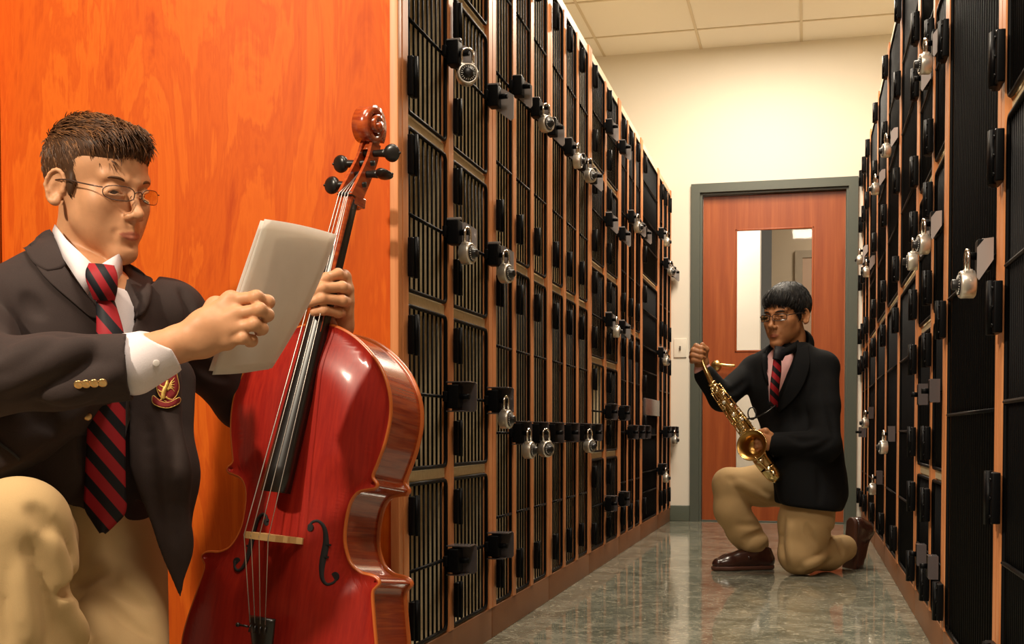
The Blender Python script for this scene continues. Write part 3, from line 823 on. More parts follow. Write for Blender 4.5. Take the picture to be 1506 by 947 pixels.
# strings
for k, (xn, xb, xt) in enumerate(((-.0105, -.027, -.017), (-.0035, -.009, -.006), (.0035, .009, .006), (.0105, .027, .017))):
    zb = TB + .0025 - abs(xb) * 0.17
    pts = [V(xt, .186, .0745), V(xb - 0.004, BY, zb), V(NKX + xn, 1.020, .0035), V(NKX + xn * 0.6, 1.06 + 0.012 * k, -.035 - 0.004 * k)]
    MB().tube(pts, (.0011, .0010, .0009, .0008)[k], 6).build('string', m_string, cello)
# pegbox and scroll
m_pegin = m_scroll
pb_ = MB()
def pegpt(t):   # centre line of the pegbox, local y,z, half width, half depth
    pass
ctr = spline([(NKX, 1.018, -.018), (NKX, 1.07, -.043), (NKX, 1.11, -.060), (NKX, 1.143, -.066)], 5)
hw_ = [0.0175 + (0.0140 - 0.0175) * i / (len(ctr) - 1) for i in range(len(ctr))]
hd = [0.021 + (0.0155 - 0.021) * i / (len(ctr) - 1) for i in range(len(ctr))]
for sx in (1, -1):          # cheeks
    rows = []
    for p, w_, d_ in zip(ctr, hw_, hd):
        xo, xi = p.x + sx * w_, p.x + sx * (w_ - .0065)
        rows.append([V(xo, p.y, p.z + d_), V(xi, p.y, p.z + d_), V(xi, p.y, p.z - d_), V(xo, p.y, p.z - d_)])
    pb_.grid(rows, closed=True, smooth=False); pb_._add(rows[0], [(0, 1, 2, 3)]); pb_._add(rows[-1], [(0, 1, 2, 3)])
rows = []
for p, w_, d_ in zip(ctr, hw_, hd): rows.append([V(p.x - w_, p.y, p.z - d_ + .007), V(p.x + w_, p.y, p.z - d_ + .007), V(p.x + w_ * .7, p.y, p.z - d_ - .003), V(p.x - w_ * .7, p.y, p.z - d_ - .003)])
pb_.grid(rows, closed=True, smooth=False); pb_._add(rows[0], [(0, 1, 2, 3)]); pb_._add(rows[-1], [(0, 1, 2, 3)])
pb_.bbox((NKX - .017, 1.004, -.052), (NKX + .017, 1.024, -.014), 0.003)
pb_.ball((NKX, 1.016, -.045), (.017, .016, .014))
pb_.build('pegbox', m_scroll, cello)
sc_ = MB()
# spiral volute in the y-z plane, growing wider towards the eye
SCY, SCZ = 1.172, -.052
pts = []; turns = 2.15; nst = 72
for i in range(nst + 1):
    t = i / nst; a = math.radians(205) - 2 * math.pi * turns * t          # start at the pegbox, wind over the top towards the front
    r = 0.0335 * (1 - t) ** 0.9 + 0.0045
    pts.append((V(0, SCY + r * math.sin(a) * 1.0, SCZ + r * math.cos(a)), t, a, r))
rows = []
for p, t, a, r in pts:
    w_ = 0.0125 + 0.0155 * t ** 0.9
    th = 0.0105 * (1 - t) + 0.0035
    e = V(0, math.sin(a), math.cos(a))
    o1, i1 = p + e * th * .6, p - e * th * .6
    rows.append([o1 + V(NKX + w_, 0, 0), o1 + V(NKX, 0, 0) - e * .0022, o1 + V(NKX - w_, 0, 0), i1 + V(NKX - w_, 0, 0), i1 + V(NKX + w_, 0, 0)])
sc_.grid(rows, closed=True, smooth=True); sc_._add(rows[0], [tuple(range(5))]); sc_._add(rows[-1], [tuple(range(5))])
sc_.lathe([(0, -.030), (.0085, -.029), (.0085, .029), (0, .030)], basis((NKX, SCY, SCZ), (1, 0, 0), (0, 1, 0)), 16, False)
# throat joining pegbox and volute
rows = []
for p, w_, d_ in zip(spline([(NKX, 1.125, -.0645), (NKX, 1.145, -.072), (NKX, 1.165, -.083)], 4), [.0142] * 9, [.016, .0155, .015, .0145, .014, .013, .012, .010, .009]):
    rows.append([V(p.x + w_ * math.cos(a), p.y, p.z + d_ * math.sin(a)) for a in [2 * math.pi * k / 14 for k in range(14)]])
sc_.grid(rows, closed=True); sc_._add(rows[0], [tuple(range(14))]); sc_._add(rows[-1], [tuple(range(14))])
sc_.build('scroll', m_scroll, cello)
# pegs : shank plus flattened heart-shaped head
for y, z, sx, roll in ((1.048, -.034, -1, 0.15), (1.072, -.043, 1, 1.35), (1.098, -.054, -1, 0.3), (1.120, -.060, 1, 0.35)):
    M = basis((NKX, y, z), (sx, 0, 0.0), (0, math.cos(roll), math.sin(roll)))
    pg = MB()
    pg.lathe([(0, -.022), (.0052, -.022), (.0068, .020), (.0078, .036), (.0085, .040), (.006, .044), (0, .044)], M, 14, False)
    vs_ = MB(); vs_.ball((0, 0, 0), (.0178, .0080, .0178), 18, 12, None)
    vs_.v = [tuple(M @ V(p[0] * (1 + 0.0), p[1] * (1 + 0.5 * math.sin(max(-1, min(1, p[2] / .0165)) * -1.2)), p[2] + .056)) for p in vs_.v]
    pg._add(vs_.v, vs_.f, True)
    pg.ball(M @ V(0, 0, .0735), .0028, 8, 6)
    pg.build('peg', m_ebony, cello)
mb = MB(); mb.lathe([(0, .004), (.013, .004), (.012, -.012), (.006, -.017), (.005, -.020), (0, -.020)], basis((0, 0, -.06), (0, 1, 0), (1, 0, 0)), 16, False); mb.build('end_button', m_ebony, cello)
# ================================================================== PEOPLE : shared head, hand and cloth helpers
def skin_mat(name, col, lip):
    m = mat(name, col, 0.48, spec=0.35); nt, b = nodes(m)
    n = noise(nt, coords(nt), 60, 4, 0.6)
    d = tuple(c * 0.90 for c in col)
    at = add(nt, 'ShaderNodeAttribute', attribute_name='tint')
    mx = add(nt, 'ShaderNodeMix', data_type='RGBA'); nt.links.new(at.outputs['Fac'], mx.inputs['Factor'])
    nt.links.new(ramp(nt, n, [(0.3, d), (0.7, col)]), mx.inputs['A']); mx.inputs['B'].default_value = (*lip, 1)
    nt.links.new(mx.outputs['Result'], b.inputs['Base Color'])
    b.inputs['Subsurface Weight'].default_value = 0.12; b.inputs['Subsurface Radius'].default_value = (0.012, 0.005, 0.003); b.inputs['Subsurface Scale'].default_value = 0.5
    bump(nt, b, noise(nt, coords(nt), 700, 2), 0.05, 0.0006)
    return m
KM = frame(V(0, 0, 0), V(_c, _s, 0), V(-_s, _c, 0), V(0, 0, 1))        # a frame turned like the camera: x right, y away, z up
KI = KM.inverted()
def K(px, py, d): return tuple(KI @ W(px, py, d))
def head_tf(R, t, sc):
    """R: rows of a rotation matrix (head local -> world), returns point map and 3x3 columns in the K frame"""
    A = (KI.to_3x3() @ Matrix(R)); t = KI @ Vector(t)
    return (lambda p: tuple(A @ (Vector(p) * sc) + t)), np.array(A), sc
def sculpt_head(F, T, A, sc, cheek=1.0, nose=1.0, jaw=1.0, brow=1.0, eye_open=0.0035):
    el = lambda c, r, k=0.01, op='add', R=None: F.ell(T(c), tuple(q * sc for q in r), k * sc, op, A if R is None else A @ np.array(R))
    cn = lambda a, b, ra, rb=None, k=0.01, op='add': F.cone(T(a), T(b), ra * sc, (ra if rb is None else rb) * sc, k * sc, op)
    def rotx(a): c, s = math.cos(a), math.sin(a); return [[1, 0, 0], [0, c, -s], [0, s, c]]
    def rotz(a): c, s = math.cos(a), math.sin(a); return [[c, -s, 0], [s, c, 0], [0, 0, 1]]
    def roty(a): c, s = math.cos(a), math.sin(a); return [[c, 0, s], [0, 1, 0], [-s, 0, c]]
    el((0, -.012, .046), (.074, .091, .083), 0.0)
    el((0, .030, .050), (.064, .061, .058), 0.02)
    el((0, .028, -.022), (.060, .060, .080), 0.02)
    for s in (-1, 1):
        el((s * .043, .054, -.014), (.020 * cheek, .024, .021), 0.022)
        cn((s * .057, .002, -.008), (s * .0445 * jaw, .018, -.046), .011, .0115, 0.02)
        cn((s * .0445 * jaw, .018, -.046), (s * .012, .076, -.095), .0125, .0140, 0.022)
        el((s * .033, .046, -.046), (.020, .026, .028), 0.028)
    el((0, .080, -.097), (.019, .016, .0145), 0.016)
    el((0, .070, -.060), (.029, .028, .030), 0.02)
    for s in (-1, 1):
        cn((s * .043, .074, .030), (s * .013, .089, .025), .0080 * brow, .0075 * brow, 0.014)
        el((s * .031, .1005, .007), (.020, .0122, .0120), 0.012, 'sub')
        el((s * .031, .0765, .0075), (.0150, .0150, .0148), 0.004)
        cn((s * .017, .0892, .0015), (s * .046, .0792, .0020), .0033, .003, 0.006)       # lower lid pad
    # nose
    cn((0, .0885, .018), (0, .1065, -.022), .0066 * nose, .0080 * nose, 0.012)
    el((0, .1105, -.0285), (.0092 * nose, .0108, .0088), 0.008)
    for s in (-1, 1):
        el((s * .0118 * nose, .0995, -.0335), (.0070, .0098, .0070), 0.006)
        el((s * .0058 * nose, .1060, -.0405), (.0031, .0052, .0030), 0.002, 'sub')
    cn((0, .1030, -.0385), (0, .0970, -.050), .0032, .004, 0.008)
    # mouth
    for s in (-1, 1):
        cn((0, .0978, -.0602), (s * .0225, .0900, -.0640), .0034, .0018, 0.005)
        cn((0, .0968, -.0698), (s * .0190, .0900, -.0665), .0046, .0022, 0.005)
        cn((0, .1035, -.0650), (s * .0245, .0932, -.0650), .0014, .0011, 0.0018, 'sub')
        el((s * .030, .0900, -.064), (.004, .004, .006), 0.008, 'sub')
    el((0, .0985, -.0815), (.016, .006, .005), 0.01, 'sub')
    # ears
    for s in (-1, 1):
        E = np.array(rotz(s * 0.42)) @ np.array(rotx(-0.15))
        ring_ = []
        for i in range(15):
            a = math.radians(-110 + 300 * i / 14)
            ring_.append((.0, -.0175 * math.cos(a) * (1.0 if math.sin(a) > -.3 else .75), .0285 * math.sin(a) * (1.0 if math.sin(a) > 0 else .95)))
        q0 = np.array((s * .0765, -.012, .004))
        el(q0, (.0042, .0160, .0270), 0.006, 'add', E)
        pr = [tuple(q0 + E @ (np.array(p) + np.array((s * .004, 0, 0)))) for p in ring_]
        for a, b in zip(pr[:-1], pr[1:]): cn(a, b, .0034, .0034, 0.002)
        el(tuple(q0 + E @ np.array((s * .0075, .003, -.003))), (.0075, .0092, .0140), 0.003, 'sub', E)
        el(tuple(q0 + E @ np.array((s * .0062, .0, .013))), (.003, .0085, .008), 0.003, 'sub', E)
        el(tuple(q0 + E @ np.array((s * .002, .006, -.024))), (.005, .008, .0085), 0.006, 'add', E)
        el(tuple(q0 + E @ np.array((s * .001, .015, -.004))), (.004, .004, .006), 0.005, 'add', E)
    # eye slots
    for s in (-1, 1):
        for q in range(5):
            u = q / 4 - 0.5
            el((s * .031 + u * .021, .0943 - 0.0035 * (2 * u) ** 2 - (0.004 if u * s > 0.2 else 0), .0045 - 0.0014 * (2 * u) ** 2), (.0050, .0055, eye_open * (1 - 0.55 * (2 * u) ** 2)), 0.001, 'sub')
def lip_paint(Ti):
    def f(P):
        q = Ti(P); x, y, z = q[:, 0], q[:, 1], q[:, 2]
        hi = -.0584 - 0.0046 * (np.abs(x) / .022) ** 1.5 + 0.0010 * np.exp(-((np.abs(x) - 0.005) / .003) ** 2)
        lo = -.0742 + 0.0080 * (np.abs(x) / .022) ** 2
        e = 0.0012
        sm = lambda t: np.clip(t / e + 0.5, 0, 1)
        return sm(hi - z) * sm(z - lo) * sm(.0225 - np.abs(x)) * (y > .078) * 0.7
    return f
def inv_tf(T, A, sc):
    o = np.array(T((0, 0, 0)))
    return lambda P: ((P - o) @ A) / sc
m_eyew = mat('eye_white', (0.72, 0.66, 0.58), 0.2)
m_iris = mat('iris_brown', (0.06, 0.025, 0.012), 0.12)
def eyes(parent, T, A, sc, look, iris=m_iris):
    for s in (-1, 1):
        mb = MB(); c = Vector(T((s * .031, .0765, .0075))); R_ = Matrix(A.tolist())
        d = (R_ @ Vector(look)).normalized()
        M = basis((0, 0, 0), d, R_ @ V(1, 0, 0))
        r = 0.0136 * sc
        prof = [(r * math.sin(a), r * math.cos(a)) for a in [math.pi * i / 16 for i in range(17)]]
        mb.cur = 1; mb.lathe(prof[:5], M, 20, False); mb.cur = 0; mb.lathe(prof[4:], M, 20, False)
        mb.v = [tuple(KM @ (Vector(p) + c)) for p in mb.v]
        mb.build('eye', [m_eyew, iris], parent)
def brow(mb, T, pts, w):
    """eyebrow: a soft raised band of short hairs"""
    P = spline([T(p) for p in pts], 6)
    mb.tube(P, [w * (0.35 + 0.65 * math.sin(math.pi * min(1, (i + 1.5) / (len(P) + 0.5)))) for i in range(len(P))], 8)
    return mb
def toK(mb): mb.v = [tuple(KM @ Vector(p)) for p in mb.v]; return mb
def finger(F, pts, r0, r1, k=0.004):
    """pts: knuckle to tip in K space, tapering"""
    n = len(pts)
    F.chain(pts, [r0 + (r1 - r0) * i / (n - 1) for i in range(n)], k)
    for p in pts[1:-1]: F.ell(p, (r0 * 1.02,) * 3, k)
def glasses(parent, T, m, lens, hw=.027, hh=.0135, sq=3.2, wire=.0011, zc=.010, label=None, ear=(.0785, -.004, .020), temple=.0013):
    g = MB(); R_ = []
    def rim(s):
        out = []
        for i in range(28):
            a = 2 * math.pi * i / 28; c_, s_ = math.cos(a), math.sin(a)
            x = hw * abs(c_) ** (2 / sq) * (1 if c_ > 0 else -1); z = hh * abs(s_) ** (2 / sq) * (1 if s_ > 0 else -1)
            X = s * .0335 + x
            out.append(T((X, .1075 - 9.0 * (abs(X) - .012) ** 2 if abs(X) > .012 else .1075, zc + z)))
        return out
    for s in (-1, 1):
        r = rim(s); g.tube(r, wire, 6, closed=True)
        g.tube(spline([T((s * (.0335 + hw), .1075 - 9 * (.0215 + hw) ** 2, zc + hh * .55)), T((s * .068, .080, zc + hh * .6)), T((s * .0735, .05, zc + .010)), T(((s * ear[0], ear[1] + .02, ear[2]))), T((s * ear[0], ear[1] - .015, ear[2] - .004)), T((s * ear[0], ear[1] - .028, ear[2] - .02))], 6), temple, 6)
        g.tube(spline([T((s * .012, .105, zc - .002)), T((s * .0105, .1, zc - .006))], 3), wire * .8, 5)
    g.tube(spline([T((-.0335 + hw, .1075, zc + .002)), T((-.004, .1095, zc + .0055)), T((.004, .1095, zc + .0055)), T((.0335 - hw, .1075, zc + .002))], 5), wire, 6)
    o = toK(g).build('eyeglasses', m, parent)
    if label: o['label'] = label
    for s in (-1, 1):
        l = MB(); r = [Vector(p) for p in rim(s)]; c_ = sum(r, Vector((0, 0, 0))) / len(r)
        f = (Vector(T((0, 1, 0))) - Vector(T((0, 0, 0)))).normalized() * 0.0008
        for off in (f, -f):
            n0 = len(l.v); l._add([p + off for p in r] + [c_ + off], [((i, (i + 1) % 28, 28)) for i in range(28)], True)
        toK(l).build('lens', lens, o)
    return o
m_lens = m_glass

def strands(name, m, parent, T, seeds, rng, r=0.0011, n=4):
    """many fine tapering locks; seeds yield (root, mid, tip) in head space"""
    mb = MB()
    for a, c, b_ in seeds:
        mb.cur = rng.randrange(3)
        P = spline([T(a), T(c), T(b_)], 2); k = len(P)
        mb.tube(P, [r * (1 - 0.82 * i / (k - 1)) for i in range(k)], n, caps=False)
    return toK(mb).build(name, m, parent)
def grid_on(obj, rows, lift, thick, sub=4):
    """a sheet laid over obj: rows of pixel points, densified, cast onto its surface"""
    R_ = []
    for r in rows: R_.append(spline([V(*p, 0) for p in r], sub))
    cols = [spline([r[j] for r in R_], sub) for j in range(len(R_[0]))]
    mb = MB(); mb.grid([[cast(obj, c[i].x, c[i].y, lift) for c in cols] for i in range(len(cols[0]))], thick=thick)
    return mb

def cap_samples(cap, T, A, sc, n, rng, c=(0, -.01, .05)):
    """(point, normal) pairs in head space spread over the outside of a hair cap"""
    o = Vector(T((0, 0, 0))); Ai = Matrix(A.tolist()).transposed(); toH = lambda p: (Ai @ ((KI @ p) - o)) / sc; toHn = lambda v: Ai @ (KI.to_3x3() @ v)
    out = []; cw = KM @ Vector(T(c))
    while len(out) < n:
        cz = rng.uniform(-.75, 1); th = rng.uniform(0, 2 * math.pi); sz = math.sqrt(1 - cz * cz)
        d = KM.to_3x3() @ (Matrix(A.tolist()) @ V(sz * math.cos(th), sz * math.sin(th), cz))
        ok, loc, nor, _i = cap.ray_cast(cw + d * .3, -d)
        if not ok or nor.dot(d) < .35: continue
        out.append((toH(loc), toHn(nor).normalized()))
    return out

def crease(S, tmp, folds, KI_=KI):
    """press (depth > 0) or raise (depth < 0) soft folds into a cloth field along pixel paths laid on its first surface tmp"""
    for pts, r, depth, k in folds:
        P = [Vector(cast(tmp, p.x, p.y, 0.0)) for p in spline([V(*q, 0) for q in pts], 4)]
        Q = []
        for p in P:
            e = (EYE - p).normalized(); Q.append(tuple(KI_ @ (p + e * ((r - depth) if depth > 0 else -(r + depth)))))
        n = len(Q)
        S.chain(Q, [max(.0015, r * (0.35 + .65 * math.sin(math.pi * (i + .5) / n))) for i in range(n)], k, 'sub' if depth > 0 else 'add')
def folded(S, folds, name, m, parent, smooth=2):
    tmp = S.build('tmp', m); bpy.context.view_layer.update(); crease(S, tmp, folds)
    me = tmp.data; bpy.data.objects.remove(tmp); bpy.data.meshes.remove(me)
    return S.build(name, m, parent, smooth=smooth)
# ================================================================== THE CELLIST
m_skinA = skin_mat('skin_fair', (0.64, 0.315, 0.16), (0.46, 0.12, 0.085))
m_hairA = mat('hair_brown', (0.10, 0.042, 0.016), 0.5, spec=0.3)
m_hairA1 = mat('hair_brown_dark', (0.062, 0.025, 0.009), 0.45, spec=0.4)
m_hairA2 = mat('hair_brown_light', (0.20, 0.085, 0.030), 0.45, spec=0.4)
m_blazer = cloth_mat('blazer_wool', (0.032, 0.0205, 0.0185), (0.046, 0.031, 0.028), 0.8, 700, 12)
m_shirt = cloth_mat('shirt_pink_white', (0.74, 0.66, 0.68), (0.80, 0.73, 0.75), 0.8, 500, 30)
m_khaki = cloth_mat('khaki_twill', (0.50, 0.33, 0.155), (0.56, 0.38, 0.185), 0.85, 900, 7)
m_sole = mat('shoe_leather', (0.035, 0.012, 0.008), 0.3)
m_wire = mat('spectacle_wire', (0.16, 0.10, 0.08), 0.3, 0.8)
m_gold = mat('gold_thread', (0.62, 0.40, 0.10), 0.45, 0.4)
m_crim = mat('crest_crimson', (0.20, 0.008, 0.010), 0.8)
m_navy = mat('tie_navy', (0.007, 0.007, 0.011), 0.6)
m_tiered = mat('tie_crimson', (0.34, 0.012, 0.018), 0.6)
m_btn = mat('brass_button', (0.70, 0.45, 0.20), 0.3, 0.9)
m_sbtn = mat('shirt_button', (0.62, 0.56, 0.52), 0.4)

# ---- skeleton, K frame (x right, y away, z up), read off as pixel + forward distance
hdR = ((-0.3497, 0.9355, -0.02), (-0.8997, -0.3502, 0.2), (0.2611, 0.02, 0.9642))
_f = CR * math.sin(math.radians(58)) - CF * math.cos(math.radians(58)); _f = (Vector((_f.x, _f.y, 0)).normalized() * math.cos(math.radians(9)) + V(0, 0, -math.sin(math.radians(9))))
_u = V(0, 0, 1); _u = (_u - _f * _u.dot(_f)).normalized(); _rr = _f.cross(_u); _u = _u * math.cos(0.05) - _rr * math.sin(0.05) * -1; _u = (_u - _f * _u.dot(_f)).normalized(); _r = _f.cross(_u)
hdR = [[_r[i], _f[i], _u[i]] for i in range(3)]
def fitpos(px, py, d): return W(px, py, d)
T1, A1, S1 = head_tf(hdR, W(143, 286, 2.20), 1.04)
shR, shL = K(-44, 462, 2.06), K(252, 466, 2.27)
elR, wrR = K(-28, 553, 1.84), K(245, 512, 1.90)
elL, wrL = K(356, 592, 2.44), K(487, 500, 2.375)
nkT, nkb = K(124, 347, 2.225), K(118, 420, 2.21)
pel = K(105, 800, 2.23); hipR, hipL = K(42, 812, 2.14), K(168, 815, 2.28)
knR, anR = K(34, 772, 1.75), K(0, 1090, 1.76)
knL, anL = K(180, 1058, 1.99), K(178, 1075, 2.40)
mid = lambda a, b, t=0.5: tuple(a[i] + (b[i] - a[i]) * t for i in range(3))
ofs = lambda a, v: tuple(a[i] + v[i] for i in range(3))
ax_s = np.array(shL) - np.array(shR); ax_s /= np.linalg.norm(ax_s)          # to his left
up_ = np.array((0, 0, 1.0)); fwd = np.cross(up_, ax_s); fwd /= np.linalg.norm(fwd)
if fwd[1] > 0: fwd = -fwd
chest = mid(shR, shL); chest = ofs(chest, (0, 0, -.06))
waist = ofs(mid(chest, pel, 0.62), tuple(fwd * 0.01))

boy = empty('person', tuple(KM @ Vector((pel[0], pel[1], 0))), 'boy with brown hair and wire glasses reading sheet music beside a cello', 'person')
boy.location = (0, 0, 0)
hlo = np.array(T1((0, 0, 0))) - 0.16; hhi = np.array(T1((0, 0, 0))) + 0.16
RHc = np.array(K(320, 478, 1.93)); LHc = np.array(K(485, 445, 2.31))
lo = np.array((-1.12, 1.62, -0.01)); hi = np.array((-0.28, 2.62, 1.24))
B = SDF(lo, hi, 0.008, KM, fine=[(hlo, hhi, 0.0021), (RHc - (.10, .09, .085), RHc + (.10, .09, .085), 0.0022), (LHc - (.075, .10, .085), LHc + (.075, .10, .085), 0.0022)])
# trunk and limbs (kept inside the clothes)
B.cone(pel, waist, .125, .115, .03, flat=(fwd, .68)); B.cone(waist, chest, .115, .145, .03, flat=(fwd, .66)); B.cone(chest, ofs(mid(shR, shL), (0, 0, -.005)), .14, .12, .03, flat=(fwd, .6))
B.cone(mid(shR, shL, .25), mid(shR, shL, .75), .05, .05, .03)
for s_, e_, w_ in ((shR, elR, wrR), (shL, elL, wrL)):
    B.chain([s_, e_, w_], [.047, .038, .027], .02)
for h_, k_, a_ in ((hipR, knR, anR), (hipL, knL, anL)):
    B.chain([h_, k_, a_], [.075, .052, .036], .02)
B.cone(nkb, nkT, .055, .0475, .012); B.cone(nkT, T1((0, -.022, -.03)), .0475, .052, .012); B.cone(ofs(nkb, (0, 0, -.09)), nkb, .075, .058, .03)
sculpt_head(B, T1, A1, S1, cheek=0.95, nose=1.0, jaw=0.98, eye_open=0.0034)
# ---- right hand: back of the hand to the camera, fingers laid over the paper, thumb behind it
F_ = B
hr = lambda *p: K(*p)
B.cone(wrR, hr(262, 506, 1.912), .027, .0265, .012, flat=((0, 1, 0), .82))
kn = [hr(340, 442, 1.93), hr(349, 462, 1.917), hr(346, 483, 1.915), hr(334, 502, 1.92)]
for q, r_ in zip(kn, (.0145, .0145, .0140, .0125)):
    B.cone(hr(262, 506, 1.915), q, .024, r_, .012)
B.cone(kn[0], kn[3], .0150, .0125, .010); B.cone(hr(300, 478, 1.915), hr(300, 506, 1.922), .022, .020, .02)
finger(B, [kn[0], hr(377, 437, 1.918), hr(394, 444, 1.932), hr(391, 451, 1.945)], .0112, .0088, .004)
finger(B, [kn[1], hr(382, 455, 1.908), hr(393, 463, 1.924), hr(388, 468, 1.938)], .0110, .0088, .004)
finger(B, [kn[2], hr(374, 477, 1.908), hr(385, 483, 1.922), hr(381, 487, 1.936)], .0105, .0084, .004)
finger(B, [kn[3], hr(358, 497, 1.912), hr(370, 501, 1.924), hr(366, 504, 1.935)], .0098, .0078, .004)
finger(B, [hr(285, 480, 1.94), hr(318, 452, 1.975), hr(345, 450, 1.988), hr(368, 455, 1.985)], .0165, .0098, .01)   # thumb behind the sheets
# ---- left hand: four fingers over the fingerboard, palm and thumb behind the neck
B.cone(wrL, hr(497, 478, 2.372), .027, .030, .012)
kl = [hr(505, 408, 2.345), hr(511, 426, 2.345), hr(510, 444, 2.345), hr(504, 460, 2.348)]
for q in kl: B.cone(hr(497, 478, 2.372), q, .026, .0135, .012)
B.cone(kl[0], kl[3], .0145, .0135, .01)
fb_d = 2.262
finger(B, [kl[0], hr(497, 403, 2.285), hr(480, 409, 2.262), hr(467, 417, 2.258)], .0112, .0090, .003)
finger(B, [kl[1], hr(503, 422, 2.275), hr(474, 424, 2.250), hr(456, 433, 2.250)], .0112, .0092, .003)
finger(B, [kl[2], hr(503, 442, 2.275), hr(473, 439, 2.248), hr(453, 446, 2.250)], .0108, .0090, .003)
finger(B, [kl[3], hr(497, 460, 2.285), hr(476, 456, 2.258), hr(462, 459, 2.256)], .0100, .0084, .003)
finger(B, [hr(497, 476, 2.375), hr(484, 455, 2.385), hr(472, 440, 2.375), hr(463, 425, 2.362)], .0150, .0105, .008)
body = B.build('body', m_skinA, boy, lip_paint(inv_tf(T1, A1, S1)), smooth=1)
eyes(boy, T1, A1, S1, (0.05, .9, -.42))
mb = MB()
for s in (-1, 1): brow(mb, T1, [(s * .013, .0926, .0225), (s * .027, .0920, .0285), (s * .040, .0850, .0292), (s * .047, .0790, .0265)], .0025)
toK(mb).build('eyebrow', m_hairA, boy)
glasses(boy, T1, m_wire, m_lens, .0255, .0122, 2.6, .0010, .0035, ear=(.0785, -.004, .017))
# ---- hair : a cap with a broken surface, covered by fine locks
def hairline_A(p):
    """True where hair grows, head space"""
    if p.z < -0.035 + 0.25 * max(0, p.y + .06): return False
    ax = abs(p.x)
    if p.y > .02 and p.z < .088 - max(0, ax - .035) * 1.1 - max(0, .055 - p.y) * 1.3: return ax > .066 and p.y < .028 and p.z > .0
    if ax > .055 and -.03 < p.y < .02 and p.z < .030 and not (p.y > .008 and p.z > -.008): return False
    return True
def hair_A():
    H = SDF(hlo - .02, hhi + .03, 0.0026, KM)
    ell = lambda c, r, k=0.01, op='add': H.ell(T1(c), tuple(q * S1 for q in r), k, op, A1)
    ell((0, -.016, .050), (.0785, .0955, .087), 0.0)
    ell((0, .038, .078), (.064, .056, .046), 0.02)
    ell((0, .105, -.012), (.064, .062, .083), 0.006, 'sub')
    ell((0, .090, -.10), (.13, .10, .10), 0.004, 'sub')
    for s in (-1, 1):
        ell((s * .085, .056, -.018), (.035, .034, .056), 0.006, 'sub')
        ell((s * .090, -.008, -.014), (.030, .026, .038), 0.004, 'sub')
        ell((s * .0685, .016, .012), (.0055, .0095, .022), .004)
    ell((0, -.02, -.125), (.12, .10, .085), 0.01, 'sub')
    rng = random.Random(11)
    cap = H.build('hair', m_hairA1, boy)
    seeds = []
    for p, n_ in cap_samples(cap, T1, A1, S1, 5600, rng):
        top = max(0, min(1, (n_.z - .10) / .45))
        w1 = math.sin(p.x * 95 + 1.3 * math.sin(p.y * 60)); w2 = math.sin(p.y * 85 + p.x * 40)
        flow = V(.30 * w1, .95, -.05) * top + V(.15 * w2, .35 + .15 * w1, -1) * (1 - top)
        flow = flow - n_ * flow.dot(n_); flow.normalize()
        lift = (.20 + .36 * max(0, w2 * .6 + w1 * .4)) * top + .10 * (1 - top) + (.25 * top if p.y > .045 else 0)
        L_ = rng.uniform(.018, .032) * (0.50 + .50 * top) * (1.1 if p.y > .04 else 1)
        if p.z < .02: L_ *= .55
        jit = V(rng.uniform(-1, 1), rng.uniform(-1, 1), rng.uniform(-1, 1)) * .18
        d = (flow + n_ * lift + jit).normalized(); d2 = (flow + n_ * (lift * .2 - .25) + jit + V(0, 0, -.12)).normalized()
        a = p - n_ * .002; c = a + d * L_ * .55; b_ = c + d2 * L_ * .55
        seeds.append((a, c, b_))
    for p, n_ in cap_samples(cap, T1, A1, S1, 900, rng):      # the broken edge of the hairline
        if p.y < .045 or p.x > .050 or p.x < -.034 or p.z > .104 - abs(p.x) * .25: continue
        d = V(rng.uniform(-.5, .5) + .25 * math.sin(p.x * 140), .75, -.55 + rng.uniform(-.3, .35)).normalized(); L_ = rng.uniform(.010, .020)
        a = p - n_ * .002; c = a + (d + n_ * .35).normalized() * L_ * .5; seeds.append((a, c, c + (d + V(0, -.1, -.45)).normalized() * L_ * .6))
    for i in range(420):       # forelock and fringe
        x = rng.uniform(-.055, .058); a = V(x, .074 - abs(x) * .40 + rng.uniform(-.018, .008), .110 - abs(x) * .34 + rng.uniform(-.006, .008))
        d = V(rng.uniform(-.25, .3) + .25 * math.sin(x * 120), .9, .22 + rng.uniform(-.2, .3)); L_ = rng.uniform(.022, .038)
        c = a + d.normalized() * L_ * .55; b_ = c + V(d.x * .6, .75, -.55).normalized() * L_ * .55
        seeds.append((a, c, b_))
    st = strands('hair_locks', [m_hairA, m_hairA1, m_hairA2], cap, T1, seeds, rng, .0016)
    st['kind'] = 'stuff'
hair_A()

# ---- shirt
def polyK(pts, d): return [(lambda q: (q[0], q[2]))(K(x, y, d)) for x, y in pts]
def prism_field(poly, y0, y1):
    """signed distance of an upright prism over an (x,z) outline between two depths"""
    P = np.array(poly)
    def f(X, Y, Z):
        x = X + 0 * Z; z = Z + 0 * X
        d2 = np.full(x.shape, 1e9); ins = np.zeros(x.shape, bool)
        for i in range(len(P)):
            a, b = P[i], P[(i + 1) % len(P)]; e = b - a
            wx, wz = x - a[0], z - a[1]; t = np.clip((wx * e[0] + wz * e[1]) / (e @ e + 1e-12), 0, 1)
            d2 = np.minimum(d2, (wx - e[0] * t) ** 2 + (wz - e[1] * t) ** 2)
            c = ((a[1] <= z) & (b[1] > z)) | ((b[1] <= z) & (a[1] > z))
            with np.errstate(divide='ignore', invalid='ignore'):
                xi = a[0] + (z - a[1]) / (e[1] if abs(e[1]) > 1e-9 else 1e-9) * e[0]
            ins ^= c & (x < xi)
        d = np.sqrt(d2); d = np.where(ins, -d, d)
        return np.maximum(d, np.maximum(y0 - Y, Y - y1))
    return f
